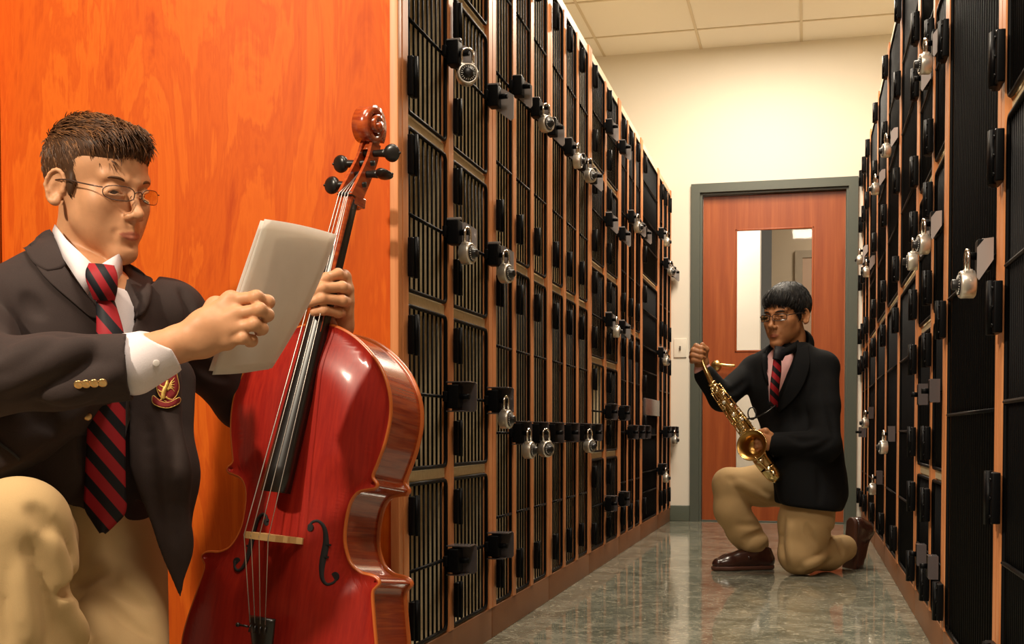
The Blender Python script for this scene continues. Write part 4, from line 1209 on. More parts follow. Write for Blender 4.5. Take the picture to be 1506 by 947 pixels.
def trunk(S, off, k=.03, low=None):
    S.cone(low or pel, waist, .135 + off, .125 + off, k, flat=(fwd, .70)); S.cone(waist, chest, .125 + off, .158 + off, k, flat=(fwd, .66)); S.cone(chest, ofs(mid(shR, shL), (0, 0, -.012)), .150 + off, .128 + off, k, flat=(fwd, .62))
    S.cone(mid(shR, shL, .12), mid(shR, shL, .88), .056 + off, .056 + off, k)
    S.cone(mid(shR, shL, .10), ofs(nkb, (0, 0, .022)), .050 + off, .046 + off, k); S.cone(mid(shR, shL, .88), ofs(nkb, (0, 0, .0)), .046 + off, .050 + off, k)
    return S
St = SDF(lo, hi, 0.006, KM, fine=[(hlo - (0, 0, .06), (hhi[0], hhi[1], hlo[2] + .10), 0.003), (RHc - (.16, .09, .1), RHc + (-.02, .06, .06), 0.0027)])
trunk(St, -.006)
St.chain([shR, elR, wrR], [.045, .036, .032], .02); St.chain([shL, elL, wrL], [.045, .038, .034], .02)
cA, cB = K(196, 540, 1.885), K(238, 516, 1.90)
cdir = np.array(cB) - np.array(cA); cdir /= np.linalg.norm(cdir)
St.cone(cA, cB, .0445, .0425, .004)
St.field(lambda X, Y, Z: np.maximum(-((X - cB[0]) * cdir[0] + (Y - cB[1]) * cdir[1] + (Z - cB[2]) * cdir[2] - .010), np.sqrt((X - cB[0]) ** 2 + (Y - cB[1]) ** 2 + (Z - cB[2]) ** 2) - .075), 0, 'sub')
St.cone(ofs(cB, tuple(-cdir * .02)), ofs(cB, tuple(cdir * .08)), .0350, .0375, .001, 'sub')
St.cone(elL, K(450, 497, 2.39), .040, .037, .01); St.cone(K(440, 503, 2.395), K(462, 490, 2.385), .037, .036, .004)
# standing collar
nax = np.array(nkT) - np.array(nkb); nax /= np.linalg.norm(nax)
cfw = A1[:, 1] * .7 + fwd * .3
St.cone(ofs(nkb, (0, 0, -.03)), mid(nkb, nkT, .62), .0665, .0665, .006)
St.cone(nkb, ofs(nkT, tuple(nax * .1)), .0600, .0600, .001, 'sub')
St.half(K(120, 388, 2.2), nax + cfw * .55, 0.0, 'sub')
St.cone(K(150, 388, 2.13), K(136, 392, 2.115), .030, .030, .004, 'sub')
St.field(prism_field(polyK([(-300, 700), (60, 620), (180, 1100), (-300, 1100)], 2.1), 1.0, 1.5), 0, 'sub')
shirt = St.build('shirt', m_shirt, boy)
def leaf(rows, name='collar_leaf'):
    mb = MB(); mb.grid([[W(*p) for p in r] for r in rows], thick=.004); return mb.build(name, m_shirt, shirt)
leaf([[(83, 332, 2.165), (98, 352, 2.10), (118, 372, 2.075), (140, 394, 2.072)], [(80, 340, 2.155), (95, 366, 2.09), (114, 394, 2.062), (136, 418, 2.058)], [(82, 350, 2.15), (97, 382, 2.08), (113, 410, 2.055), (129, 434, 2.052)]])
leaf([[(141, 396, 2.070), (152, 388, 2.082), (164, 379, 2.112), (176, 372, 2.165)], [(144, 406, 2.060), (156, 402, 2.072), (167, 395, 2.105), (177, 388, 2.155)], [(160, 421, 2.056), (165, 418, 2.070), (171, 412, 2.10), (177, 402, 2.152)]])

# ---- blazer: upper body, sleeves and skirts
J = SDF(lo - np.array((.06, .04, 0)), hi + np.array((.02, .02, 0)), 0.006, KM, fine=[(np.array(K(60, 640, 1.8)), np.array(K(330, 330, 2.3)), 0.004)])
trunk(J, .012, low=ofs(pel, (0, 0, .02)))
J.cone(shR, shR, .072, .072, .03); J.cone(shL, shL, .062, .062, .03)
# skirts: his right front pulled back over the raised thigh, his left front hanging long
J.cone(K(100, 640, 2.10), K(20, 720, 2.10), .10, .09, .04, flat=((0, 1, 0), .8))
for q in (([(222, 560, 2.13), (228, 700, 2.12), (240, 800, 2.12), (258, 878, 2.12)], [.055, .050, .036, .012]), ([(248, 560, 2.19), (245, 700, 2.17), (250, 800, 2.15)], [.050, .045, .030])):
    J.chain([K(*p) for p in q[0]], q[1], .03, flat=((0, 1, 0), .45))
# opening between the fronts
J.field(prism_field(polyK([(138, 398), (112, 372), (92, 340), (180, 370), (186, 440), (182, 480), (176, 520), (183, 600), (186, 690), (216, 770), (236, 830), (262, 905), (300, 1120), (-200, 1120), (-200, 760), (60, 720), (128, 760), (128, 640), (138, 590), (144, 540), (150, 490), (146, 450)], 2.08), 1.5, 2.17), .004, 'sub')
def sleeve(S, s_, e_, w_, r):
    S.chain([s_, mid(s_, e_, .5), e_, mid(e_, w_, .5), w_], r, .022)
cuffR = K(192, 540, 1.880)
sleeve(J, shR, elR, cuffR, [.070, .066, .062, .057, .053])
sleeve(J, shL, elL, K(438, 510, 2.40), [.066, .058, .052, .047, .044])
# hem of the cuff: cut square and hollow it
ad = np.array(cuffR) - np.array(elR); ad /= np.linalg.norm(ad)
J.field(lambda X, Y, Z: np.maximum(-((X - cuffR[0]) * ad[0] + (Y - cuffR[1]) * ad[1] + (Z - cuffR[2]) * ad[2]), np.sqrt((X - cuffR[0]) ** 2 + (Y - cuffR[1]) ** 2 + (Z - cuffR[2]) ** 2) - .085), 0, 'sub')
J.cone(ofs(cuffR, tuple(-ad * .022)), ofs(cuffR, tuple(ad * .02)), .0445, .0475, .002, 'sub')
# his right front panel, a raised flap with its free edge swept up to the waist
fl = SDF(lo - np.array((.06, .04, 0)), (K(160, 0, 2)[0], 2.2, .75), 0.0045, KM)
fl.cone(K(110, 590, 2.03), K(-60, 650, 1.97), .10, .10, .03, flat=((0, 1, 0), .62)); fl.cone(K(60, 640, 2.0), K(-60, 690, 1.96), .09, .09, .03, flat=((0, 1, 0), .62))
fl.field(prism_field(polyK([(-300, 800), (-40, 722), (2, 705), (60, 676), (112, 634), (141, 596), (300, 560), (300, 1000), (-300, 1000)], 2.0), 1.0, 2.6), .006, 'sub')
fl.cone(K(5, 640, 1.90), K(70, 610, 1.95), .012, .006, .02, 'sub'); fl.cone(K(40, 600, 1.93), K(95, 640, 1.96), .008, .004, .02, 'sub')
nkc = K(124, 395, 2.205)
# turned-up collar of the jacket round the neck, then the neck hole
J.cone(ofs(nkb, (0, 0, -.02)), K(127, 378, 2.21), .082, .080, .012)
J.half(K(105, 349, 2.2), nax * 1.0 + cfw * .75, 0.004, 'sub') if False else None
J.cone(ofs(nkb, (0, 0, .0)), ofs(nkT, tuple(nax * .1)), .0690, .0690, .003, 'sub')
J.field(lambda X, Y, Z: np.maximum(-((X - nkc[0]) * (nax[0] + cfw[0] * .8) + (Y - nkc[1]) * (nax[1] + cfw[1] * .8) + (Z - nkc[2]) * (nax[2] + cfw[2] * .8)) / 1.28 + .026, np.sqrt((X - nkc[0]) ** 2 + (Y - nkc[1]) ** 2 + (Z - nkc[2]) ** 2) - .13), .004, 'sub')
blz = folded(J, [([(5, 548), (50, 522), (95, 502), (120, 497)], .012, .005, .012), ([(20, 585), (70, 560), (110, 538), (138, 526)], .012, .005, .012), ([(0, 525), (35, 512), (60, 505)], .012, .004, .012), ([(60, 596), (110, 588), (165, 570)], .010, .004, .012),
    ([(10, 566), (60, 540), (100, 520), (130, 510)], .014, -.005, .02), ([(10, 538), (45, 520), (75, 510)], .012, -.004, .02), ([(75, 582), (120, 572), (170, 548)], .012, -.004, .02), ([(38, 432), (48, 448), (58, 462)], .011, .004, .012),
    ([(268, 425), (280, 450), (284, 480)], .008, .004, .010), ([(215, 620), (222, 700), (232, 770)], .010, .003, .012), ([(255, 640), (256, 720), (258, 800)], .009, .003, .010), ([(285, 530), (310, 548), (335, 560)], .010, .004, .012)], 'blazer', m_blazer, boy)
flp = fl.build('front_panel', m_blazer, blz, smooth=2)

# lapels and collar leaf laid on the chest
grid_on(blz, [[(38, 366), (62, 380), (92, 392)], [(64, 408), (90, 420), (122, 432)], [(106, 446), (124, 452), (140, 454)], [(132, 468), (138, 470), (145, 471)]], .006, .004).build('lapel', m_blazer, blz)
grid_on(blz, [[(74, 338), (80, 346), (88, 362)], [(52, 352), (70, 372), (96, 394)], [(36, 366), (50, 390), (70, 402)]], .007, .004).build('collar', m_blazer, blz)
grid_on(blz, [[(180, 382), (205, 396), (222, 412)], [(184, 420), (202, 430), (218, 444)], [(185, 452), (195, 458), (206, 464)], [(184, 474), (187, 476), (191, 478)]], .006, .004).build('lapel', m_blazer, blz)
# four brass sleeve buttons
for x, y in ((116, 565), (127, 564), (139, 563), (151, 562)):
    p = cast(blz, x, y, .002); nrm = (EYE - p).normalized() * .6 + V(-.1, 0, -.3)
    mb = MB(); mb.lathe([(0, 0), (.0068, 0), (.0072, .0022), (.0060, .0036), (.0035, .0028), (0, .0030)], basis(p, nrm, CR), 16, False); mb.build('sleeve_button', m_btn, blz)
p = cast(flp, 128, 612, .002); mb = MB(); mb.lathe([(0, 0), (.007, 0), (.007, .003), (.005, .005), (0, .004)], basis(p, EYE - p, CR), 16, False); mb.build('front_button', m_btn, blz)
p = cast(shirt, 230, 534, .001); mb = MB(); mb.lathe([(0, 0), (.0055, 0), (.0055, .0015), (.0045, .0022), (0, .0016)], basis(p, EYE - p, CR), 14, False); mb.build('cuff_button', m_sbtn, shirt)
# flap pocket at the lower left
grid_on(flp, [[(-8, 644), (14, 660), (30, 674)], [(-8, 650), (14, 665), (28, 677)]], .003, .003).build('pocket_welt', m_navy, blz)
# crest on the breast pocket: shield with a gold beast and a ribbon below
def on_b(pts, lift): return [cast(blz, x, y, lift) for x, y in pts]
def patch(pts, lift, th, m, name, parent):
    P = spline([V(x, y, 0) for x, y in pts], 3, True); c = sum((q for q in P), V(0, 0, 0)) / len(P)
    rows = [[cast(blz, c.x + (q.x - c.x) * f, c.y + (q.y - c.y) * f, lift) for q in P] for f in (1.0, 0.66, 0.33, 0.02)]
    mb = MB(); mb.grid(rows, thick=th, closed=True); return mb.build(name, m, parent)
def line(pts, lift, r, m, name, parent, closed=False):
    mb = MB(); mb.tube([cast(blz, p.x, p.y, lift) for p in spline([V(*q, 0) for q in pts], 4, closed)], r, 6, closed=closed); return mb.build(name, m, parent)
sh = [(233, 553), (242, 549), (256, 545), (260, 556), (262, 570), (258, 583), (248, 591), (238, 586), (231, 572)]
cr = patch(sh, .003, .002, m_crim, 'crest', blz)
line(sh, .0042, .0011, m_gold, 'crest_border', cr, True)
rb = [(226, 582), (236, 590), (248, 592), (262, 585), (262, 593), (248, 600), (234, 598), (225, 592)]
patch(rb, .0042, .002, m_crim, 'crest_ribbon', cr); line(rb, .0055, .0009, m_gold, 'ribbon_border', cr, True)
g = MB()
for pts, r_ in (([(240, 587), (240, 580), (242, 573), (245, 566), (246, 559)], [.0042, .0050, .0052, .0042, .0030]), ([(246, 559), (243, 554), (239, 553)], [.0036, .0038, .0016]), ([(244, 584), (248, 587), (253, 588)], [.0026, .0022, .0014]), ([(239, 586), (236, 589)], [.0024, .0016]), ([(242, 570), (237, 568), (234, 564)], [.0020, .0016, .0012]), ([(241, 576), (236, 576), (233, 573)], [.0020, .0016, .0012])) + tuple(([(246, 574), (251, 569 - 2 * k), (256, 571 - 5 * k)], [.0022, .0017, .0008]) for k in range(-1, 4)):
    P = spline([V(*q, 0) for q in pts], 4); n_ = len(P); R_ = [r_[min(len(r_) - 1, int(i / (n_ - 1) * (len(r_) - 1) + .5))] * .8 for i in range(n_)]
    g.tube([cast(blz, q.x, q.y, .0050) for q in P], R_, 7)
g.build('crest_beast', m_gold, cr)

# ---- tie
m_tie = mat('tie_stripes', (0.3, 0.01, 0.02), 0.6, spec=0.3); nt, b = nodes(m_tie)
at = add(nt, 'ShaderNodeAttribute', attribute_name='tint'); fr_n = add(nt, 'ShaderNodeMath', operation='FRACT'); nt.links.new(at.outputs['Fac'], fr_n.inputs[0])
cr_ = ramp(nt, fr_n.outputs[0], [(0.0, (0.34, 0.012, 0.020)), (0.50, (0.34, 0.012, 0.020)), (0.53, (0.007, 0.007, 0.011)), (0.97, (0.007, 0.007, 0.011)), (1.0, (0.34, 0.012, 0.020))])
nt.links.new(cr_, b.inputs['Base Color']); bump(nt, b, noise(nt, coords(nt), 900, 2), 0.2, 0.0006)
def tie(parent, rows, phase, name='tie', th=.004):
    """rows of (x, y, d) pixel points; phase(x, y) counts the stripes"""
    mb = MB(); mb.grid([[W(*q) for q in r] for r in rows], thick=th)
    o = mb.build(name, m_tie, parent)
    me = o.data; at_ = me.attributes.new('tint', 'FLOAT', 'POINT'); vals = []
    for v_ in me.vertices:
        q = v_.co - EYE; z = q.dot(CF); vals.append(phase(PRX + FOC * q.dot(CR) / z, PRY - FOC * q.dot(CU) / z))
    at_.data.foreach_set('value', vals); return o
def tie_rows(cl, n=16, slope=.10):
    C = spline([V(a, b_, 0) for a, b_, w_, d_ in cl], 6); Wd = spline([V(w_, d_, 0) for a, b_, w_, d_ in cl], 6)
    return [[(c.x + w_.x * u, c.y + slope * w_.x * u, w_.y + .010 * u * u + .006 * u) for u in [(-1 + 2 * j / n) for j in range(n + 1)]] for c, w_ in zip(C, Wd)]
kn_rows = tie_rows([(149, 397, 14, 2.048), (149, 404, 16, 2.036), (150, 414, 15, 2.032), (152, 426, 11, 2.034), (153, 436, 7.5, 2.044)])
tie(boy, kn_rows, lambda x, y: (y * .8 - x * 1.3) / 34 + .2, 'tie_knot', .012)
tie(boy, tie_rows([(153, 432, 9, 2.050), (157, 455, 13, 2.045), (162, 490, 18, 2.035), (163, 540, 21, 2.03), (158, 600, 25, 2.035), (156, 660, 27, 2.045), (155, 715, 28.5, 2.06), (155, 748, 29, 2.065), (153, 768, 15, 2.066), (151, 783, 1.5, 2.066)]), lambda x, y: (y - x * 1.15) / 45 + .3)

# ---- trousers
Tr = SDF((-1.12, 1.5, 0.0), (-.45, 2.62, .62), 0.006, KM)
Tr.cone(pel, ofs(waist, (0, 0, -.05)), .140, .128, .03, flat=(fwd, .72))
Tr.chain([hipR, knR, ofs(anR, (0, 0, .03))], [.088, .064, .058], .02); Tr.cone(mid(hipR, knR, .5), ofs(knR, (-.02, .01, .004)), .076, .062, .02); Tr.cone(ofs(knR, (0, .03, -.06)), ofs(knR, (0, .03, -.2)), .066, .066, .03)
Tr.chain([hipL, knL, anL], [.098, .078, .060], .03)
folded(Tr, [([(108, 822), (88, 792), (60, 757), (45, 748)], .012, .006, .012), ([(42, 796), (50, 850), (66, 905), (74, 945)], .013, .006, .012), ([(76, 792), (88, 850), (92, 900)], .012, -.005, .02),
    ([(14, 835), (12, 890), (16, 945)], .012, .005, .012), ([(30, 830), (38, 900), (46, 945)], .012, -.004, .02), ([(92, 872), (120, 852), (155, 836)], .012, .006, .012), ([(112, 872), (140, 900), (165, 945)], .012, .006, .012),
    ([(150, 838), (185, 868), (222, 890)], .011, .005, .012), ([(140, 870), (180, 905), (224, 935)], .011, .005, .012), ([(172, 795), (168, 830), (160, 860)], .010, .004, .012), ([(125, 885), (150, 925), (160, 947)], .012, -.004, .02), ([(100, 900), (112, 925), (120, 947)], .010, -.004, .02)],
    'trousers', m_khaki, boy)
# shoes, below the picture
for a, d_ in ((anR, (fwd[0], fwd[1])), (None, None)):
    if a is None: continue
    s_ = SDF((a[0] - .12, a[1] - .24, 0), (a[0] + .25, a[1] + .12, .16), .006, KM); dx, dy = d_
    s_.cone((a[0] - dx * .05, a[1] - dy * .05, .034), (a[0] + dx * .13, a[1] + dy * .13, .03), .032, .030, .02); s_.cone((a[0], a[1], .05), (a[0], a[1], .10), .042, .042, .02); s_.half((0, 0, .004), (0, 0, -1))
    s_.build('shoe', m_sole, boy)
s_ = SDF((anL[0] - .1, anL[1] - .1, 0), (anL[0] + .1, anL[1] + .2, .26), .006, KM)
s_.cone((anL[0], anL[1] + .03, .07), (anL[0], anL[1] + .06, .16), .036, .036, .02); s_.cone((anL[0], anL[1] + .05, .05), (anL[0] + .01, anL[1] + .03, .02), .032, .028, .02); s_.half((0, 0, .003), (0, 0, -1)); s_.build('shoe', m_sole, boy)

# ---- sheets of music
m_paper = mat('paper', (0.80, 0.74, 0.66), 0.8, spec=0.2)
nt, b = nodes(m_paper); tl = add(nt, 'ShaderNodeBsdfTranslucent'); tl.inputs[0].default_value = (0.86, 0.80, 0.72, 1); ms_ = add(nt, 'ShaderNodeMixShader'); ms_.inputs[0].default_value = 0.5
nt.links.new(b.outputs[0], ms_.inputs[1]); nt.links.new(tl.outputs[0], ms_.inputs[2]); nt.links.new(ms_.outputs[0], nt.nodes['Material Output'].inputs[0])
nt.links.new(ramp(nt, noise(nt, coords(nt), 40, 3), [(0.3, (0.85, 0.81, 0.76)), (0.7, (0.90, 0.86, 0.81))]), b.inputs['Base Color'])
b.inputs['Transmission Weight'].default_value = 0.0
def sheet(corn, name):
    TL, TR_, BR, BL = corn
    rows = []
    for i in range(17):
        t = i / 16; L0 = V(*TL).lerp(V(*BL), t); R0 = V(*TR_).lerp(V(*BR), t)
        R0.x += 9 * math.sin(math.pi * t) * (1 if name else 1)
        rows.append([W(q.x, q.y + 5 * math.sin(math.pi * u) * (1 - 2 * t) * -.5, q.z - .012 * math.sin(math.pi * u)) for u in [j / 10 for j in range(11)] for q in [L0.lerp(R0, u)]])
    mb = MB(); mb.grid(rows, thick=.0006); return mb.build(name, m_paper)
o = sheet([(389, 322, 1.955), (495, 345, 2.13), (400, 541, 2.09), (312, 551, 1.95)], 'music_sheet'); tag(o, 'front white sheet of music held by the boy in glasses', 'paper', 'sheets of music')
o = sheet([(383, 324, 1.962), (489, 349, 2.136), (395, 543, 2.098), (307, 545, 1.958)], 'music_sheet'); tag(o, 'second white sheet showing along the left edge behind the front one', 'paper', 'sheets of music')
# ================================================================== THE SAXOPHONIST
m_skinB = skin_mat('skin_tan', (0.44, 0.195, 0.085), (0.33, 0.085, 0.06))
m_hairB = mat('hair_black', (0.006, 0.0055, 0.006), 0.6, spec=0.25)
m_hairB1 = mat('hair_black_soft', (0.012, 0.010, 0.009), 0.4, spec=0.45)
m_blazB = cloth_mat('blazer_black', (0.0035, 0.0038, 0.0045), (0.0055, 0.0058, 0.0066), 0.9, 700, 12)
m_blazB.node_tree.nodes['Principled BSDF'].inputs['Sheen Weight'].default_value = 0
m_pink = cloth_mat('shirt_pink', (0.72, 0.40, 0.40), (0.78, 0.46, 0.45), 0.8, 500, 30)
m_brown = mat('loafer_brown', (0.045, 0.014, 0.010), 0.25); m_brown.node_tree.nodes['Principled BSDF'].inputs['Coat Weight'].default_value = 0.4
m_welt = mat('shoe_sole', (0.10, 0.035, 0.02), 0.6)
m_frameB = mat('spectacle_frame_dark', (0.03, 0.018, 0.015), 0.3)
D0 = 4.82
_y = math.radians(47); _p = math.radians(-5)
_fh = (Vector((-CF.x, -CF.y, 0)).normalized() * math.cos(_y) - CR * math.sin(_y)).normalized()
_f = _fh * math.cos(_p) + V(0, 0, math.sin(_p)); _u = V(0, 0, 1); _u = (_u - _f * _u.dot(_f)).normalized(); _r = _f.cross(_u)
T2, A2, S2 = head_tf([[_r[i], _f[i], _u[i]] for i in range(3)], W(1157, 468, D0 + .03), 1.03)
d_ = D0
sR, sL = K(1108, 545, d_ + .14), K(1212, 540, d_ - .06)        # his right shoulder is the far one
eR, wR_ = K(1062, 585, d_ + .02), K(1033, 545, d_ - .02)
eL, wL_ = K(1214, 655, d_ - .16), K(1146, 650, d_ - .16)
nT, nB = K(1164, 496, d_ + .045), K(1166, 525, d_ + .055)
pl = K(1188, 712, d_ + .03); hR2, hL2 = K(1166, 716, d_ + .12), K(1194, 722, d_ - .06)
kR2, aR2 = K(1072, 712, d_ + .10), K(1104, 815, d_ + .12)
kL2, aL2 = K(1176, 814, d_ - .08), K(1243, 812, d_ + .10)
chB = ofs(mid(sR, sL), (0, 0, -.07)); waB = ofs(mid(chB, pl, .6), (-.005, 0, 0))
axB = np.array(sL) - np.array(sR); axB /= np.linalg.norm(axB); fwB = np.cross(np.array((0, 0, 1.)), axB); fwB /= np.linalg.norm(fwB)
if fwB[0] > 0: fwB = -fwB
boy2 = empty('person', (0, 0, 0), 'kneeling boy with black hair and glasses, holding a saxophone before the door', 'person')
cB_ = np.array(T2((0, 0, 0))); RH2, LH2 = np.array(K(1030, 525, d_ - .02)), np.array(K(1122, 650, d_ - .17))
lo2, hi2 = np.array(K(1010, 860, d_ - .4)), np.array(K(1275, 395, d_ + .45)); lo2[1] = d_ - .42; hi2[1] = d_ + .42; lo2[2] = -.005; hi2[2] = 1.30
B2 = SDF(lo2, hi2, 0.010, KM, fine=[(cB_ - .135, cB_ + .15, 0.0026), (RH2 - .06, RH2 + .065, .0028), (LH2 - (.055, .06, .06), LH2 + (.06, .06, .06), .0028)])
B2.cone(pl, waB, .12, .11, .03, flat=(fwB, .7)); B2.cone(waB, chB, .11, .135, .03, flat=(fwB, .66)); B2.cone(chB, mid(sR, sL), .13, .11, .03, flat=(fwB, .6))
for q in ((sR, eR, wR_), (sL, eL, wL_)): B2.chain(list(q), [.045, .036, .026], .02)
for q in ((hR2, kR2, aR2), (hL2, kL2, aL2)): B2.chain(list(q), [.07, .05, .036], .02)
B2.cone(nB, nT, .054, .052, .02); B2.cone(nT, T2((0, -.015, -.03)), .052, .055, .02); B2.cone(ofs(nB, (0, 0, -.1)), nB, .07, .054, .03)
sculpt_head(B2, T2, A2, S2, cheek=1.08, nose=1.08, jaw=1.0, brow=.9, eye_open=.0028)
# right hand closed round the neck of the saxophone, knuckles up and to the left
h2 = lambda x, y, o: K(x, y, d_ + o)
B2.cone(wR_, h2(1031, 535, -.03), .024, .026, .012)
B2.cone(h2(1033, 532, -.03), h2(1027, 516, -.035), .027, .021, .012); B2.cone(h2(1020, 525, -.035), h2(1036, 515, -.04), .016, .016, .012)
for i, (a, b_, c_) in enumerate((((1021, 513, -.045), (1024, 509, -.075), (1031, 512, -.085)), ((1018, 519, -.045), (1020, 515, -.08), (1031, 518, -.09)), ((1017, 525, -.045), (1019, 522, -.08), (1031, 525, -.09)), ((1018, 531, -.045), (1020, 529, -.078), (1030, 531, -.085)))):
    finger(B2, [h2(*a), h2(*b_), h2(*c_), h2(c_[0] + 4, c_[1] + 1, c_[2] + .018)], .0115, .0092, .003)
finger(B2, [h2(1036, 528, -.04), h2(1038, 514, -.055), h2(1033, 507, -.065)], .013, .010, .006)
# left hand at the rim of the bell, fingers curled inside
B2.cone(wL_, h2(1136, 650, -.165), .024, .026, .012)
for q in ((1121, 642, -.185), (1119, 649, -.188), (1119, 656, -.186), (1121, 662, -.18)):
    B2.cone(h2(1138, 650, -.165), h2(*q), .024, .0125, .010)
for (x, y, o) in ((1121, 642, -.187), (1119, 649, -.190), (1119, 656, -.188), (1121, 662, -.182)):
    finger(B2, [h2(x, y, o), h2(x - 6, y + 1, o + .006), h2(x - 8, y + 3, o + .026), h2(x - 4, y + 4, o + .034)], .0105, .0085, .003)
finger(B2, [h2(1134, 640, -.175), h2(1126, 634, -.175), h2(1118, 634, -.165)], .0125, .0095, .006)
body2 = B2.build('body', m_skinB, boy2, lip_paint(inv_tf(T2, A2, S2)), smooth=1)
eyes(boy2, T2, A2, S2, (0.0, .92, -.35))
mb = MB()
for s in (-1, 1): brow(mb, T2, [(s * .013, .0945, .0235), (s * .027, .0940, .0275), (s * .040, .0868, .0275), (s * .047, .0800, .0248)], .0030)
toK(mb).build('eyebrow', m_hairB, boy2)
glasses(boy2, T2, m_frameB, m_lens, .0260, .0125, 4.2, .0016, .0035, ear=(.0785, -.004, .015), temple=.0019)
# hair : straight, black, falling to the brow and over the tops of the ears
HB_ = SDF(cB_ - .15, cB_ + .17, 0.0030, KM)
e2 = lambda c, r, k=0.01, op='add': HB_.ell(T2(c), tuple(q * S2 for q in r), k, op, A2)
e2((0, -.016, .054), (.084, .100, .090), 0.0); e2((0, .040, .070), (.067, .056, .050), 0.02)
e2((0, .105, -.030), (.066, .060, .088), 0.006, 'sub'); e2((0, .090, -.10), (.13, .10, .105), 0.004, 'sub')
for s in (-1, 1):
    e2((s * .088, .052, -.028), (.036, .034, .060), 0.006, 'sub'); e2((s * .092, -.012, -.022), (.028, .030, .034), 0.004, 'sub')
    e2((s * .0705, .014, .012), (.006, .011, .024), .004)
e2((0, -.01, -.135), (.12, .10, .085), 0.01, 'sub')
cap2 = HB_.build('hair', m_hairB, boy2)
rng2 = random.Random(5); seeds = []
for p, n_ in cap_samples(cap2, T2, A2, S2, 3000, rng2):
    cr2 = V(0.02, -.055, .14); fl_ = (p - cr2); fl_ = fl_ - n_ * fl_.dot(n_); fl_ = fl_.normalized() + V(rng2.uniform(-.15, .15), rng2.uniform(-.1, .1), -.25)
    fl_ = (fl_ - n_ * fl_.dot(n_)).normalized(); L_ = rng2.uniform(.022, .036) * (.6 if p.z < .02 else 1)
    a = p - n_ * .002; c = a + (fl_ + n_ * rng2.uniform(.06, .18)).normalized() * L_ * .5; b_ = c + (fl_ - n_ * .25).normalized() * L_ * .5
    seeds.append((a, c, b_))
st2 = strands('hair_locks', [m_hairB, m_hairB1, m_hairB], cap2, T2, seeds, rng2, .0016, 4); st2['kind'] = 'stuff'

# ---- clothes
def trunkB(S, off, low=None, k=.03):
    S.cone(low or pl, waB, .130 + off, .120 + off, k, flat=(fwB, .72)); S.cone(waB, chB, .120 + off, .150 + off, k, flat=(fwB, .68)); S.cone(chB, ofs(mid(sR, sL), (0, 0, -.012)), .145 + off, .125 + off, k, flat=(fwB, .62))
    S.cone(mid(sR, sL, .12), mid(sR, sL, .88), .055 + off, .055 + off, k); S.cone(mid(sR, sL, .15), ofs(nB, (0, 0, .005)), .045 + off, .045 + off, k); S.cone(mid(sR, sL, .85), ofs(nB, (0, 0, .005)), .045 + off, .045 + off, k)
nxB = np.array(nT) - np.array(nB); nxB /= np.linalg.norm(nxB)
S2_ = SDF(lo2, hi2, .007, KM, fine=[(np.array(K(1120, 560, d_ - .3)), np.array(K(1195, 480, d_ + .2)), .0035)])
trunkB(S2_, -.006)
S2_.chain([sR, eR, wR_], [.045, .037, .033], .02); S2_.chain([sL, eL, wL_], [.045, .037, .033], .02)
S2_.cone(ofs(nB, (0, 0, -.02)), mid(nB, nT, .25), .064, .062, .006); S2_.cone(nB, ofs(nT, tuple(nxB * .1)), .057, .057, .001, 'sub')
S2_.half(mid(nB, nT, .55), nxB + np.array(list(fwB)) * .45, 0, 'sub') if False else None
S2_.cone(wR_, K(1033, 541, d_ - .022), .0335, .032, .003)
shirt2 = S2_.build('shirt', m_pink, boy2)
J2 = SDF(lo2 - .03, hi2 + .03, .0065, KM)
trunkB(J2, .013); J2.cone(sL, sL, .056, .056, .03); J2.cone(sR, sR, .052, .052, .03)
J2.cone(K(1185, 660, d_), K(1192, 722, d_), .150, .150, .03, flat=(fwB, .80))
J2.chain([K(1176, 690, d_ - .10), K(1192, 745, d_ - .12)], [.115, .112], .04, flat=((0, 1, 0), .8)); J2.cone(K(1215, 700, d_ + .02), K(1222, 725, d_ + .02), .075, .065, .03)
J2.half(K(1190, 746, d_), (-.12, 0, -1), .006, 'sub')
J2.field(prism_field(polyK([(1141, 503), (1152, 508), (1163, 514), (1173, 519), (1169, 531), (1161, 549), (1151, 576), (1143, 602), (1138, 586), (1135, 548), (1137, 515)], d_ - .1), d_ - .5, d_ + .06), .003, 'sub')
J2.field(prism_field(polyK([(1137, 700), (1143, 735), (1160, 752), (1100, 760), (1080, 690)], d_ - .1), d_ - .5, d_ + .5), .008, 'sub')
J2.cone(ofs(nB, (0, 0, -.02)), K(1172, 507, d_ + .075), .076, .070, .012)
J2.cone(ofs(nB, (0, 0, .0)), ofs(nT, tuple(nxB * .1)), .0655, .0655, .003, 'sub')
J2.chain([sR, eR, K(1037, 552, d_ - .018)], [.056, .053, .044], .022)
J2.chain([sL, mid(sL, eL), eL, K(1141, 653, d_ - .162)], [.058, .058, .059, .046], .022)
bl2 = folded(J2, [([(1212, 575), (1222, 610), (1228, 640)], .012, .005, .012), ([(1160, 640), (1180, 648), (1205, 645)], .012, .005, .012), ([(1185, 668), (1205, 660), (1225, 645)], .012, .004, .012), ([(1060, 580), (1080, 575), (1098, 560)], .012, .006, .012), ([(1052, 592), (1070, 592), (1085, 585)], .010, .004, .012), ([(1205, 690), (1208, 715), (1206, 740)], .012, .004, .014), ([(1170, 600), (1172, 615), (1168, 630)], .010, .004, .012)], 'blazer', m_blazB, boy2)
grid_on(bl2, [[(1129, 512), (1137, 512), (1143, 512)], [(1122, 530), (1131, 534), (1138, 538)], [(1128, 565), (1135, 572), (1139, 578)], [(1139, 598), (1140, 600), (1141, 601)]], .007, .005).build('lapel', m_blazB, bl2)
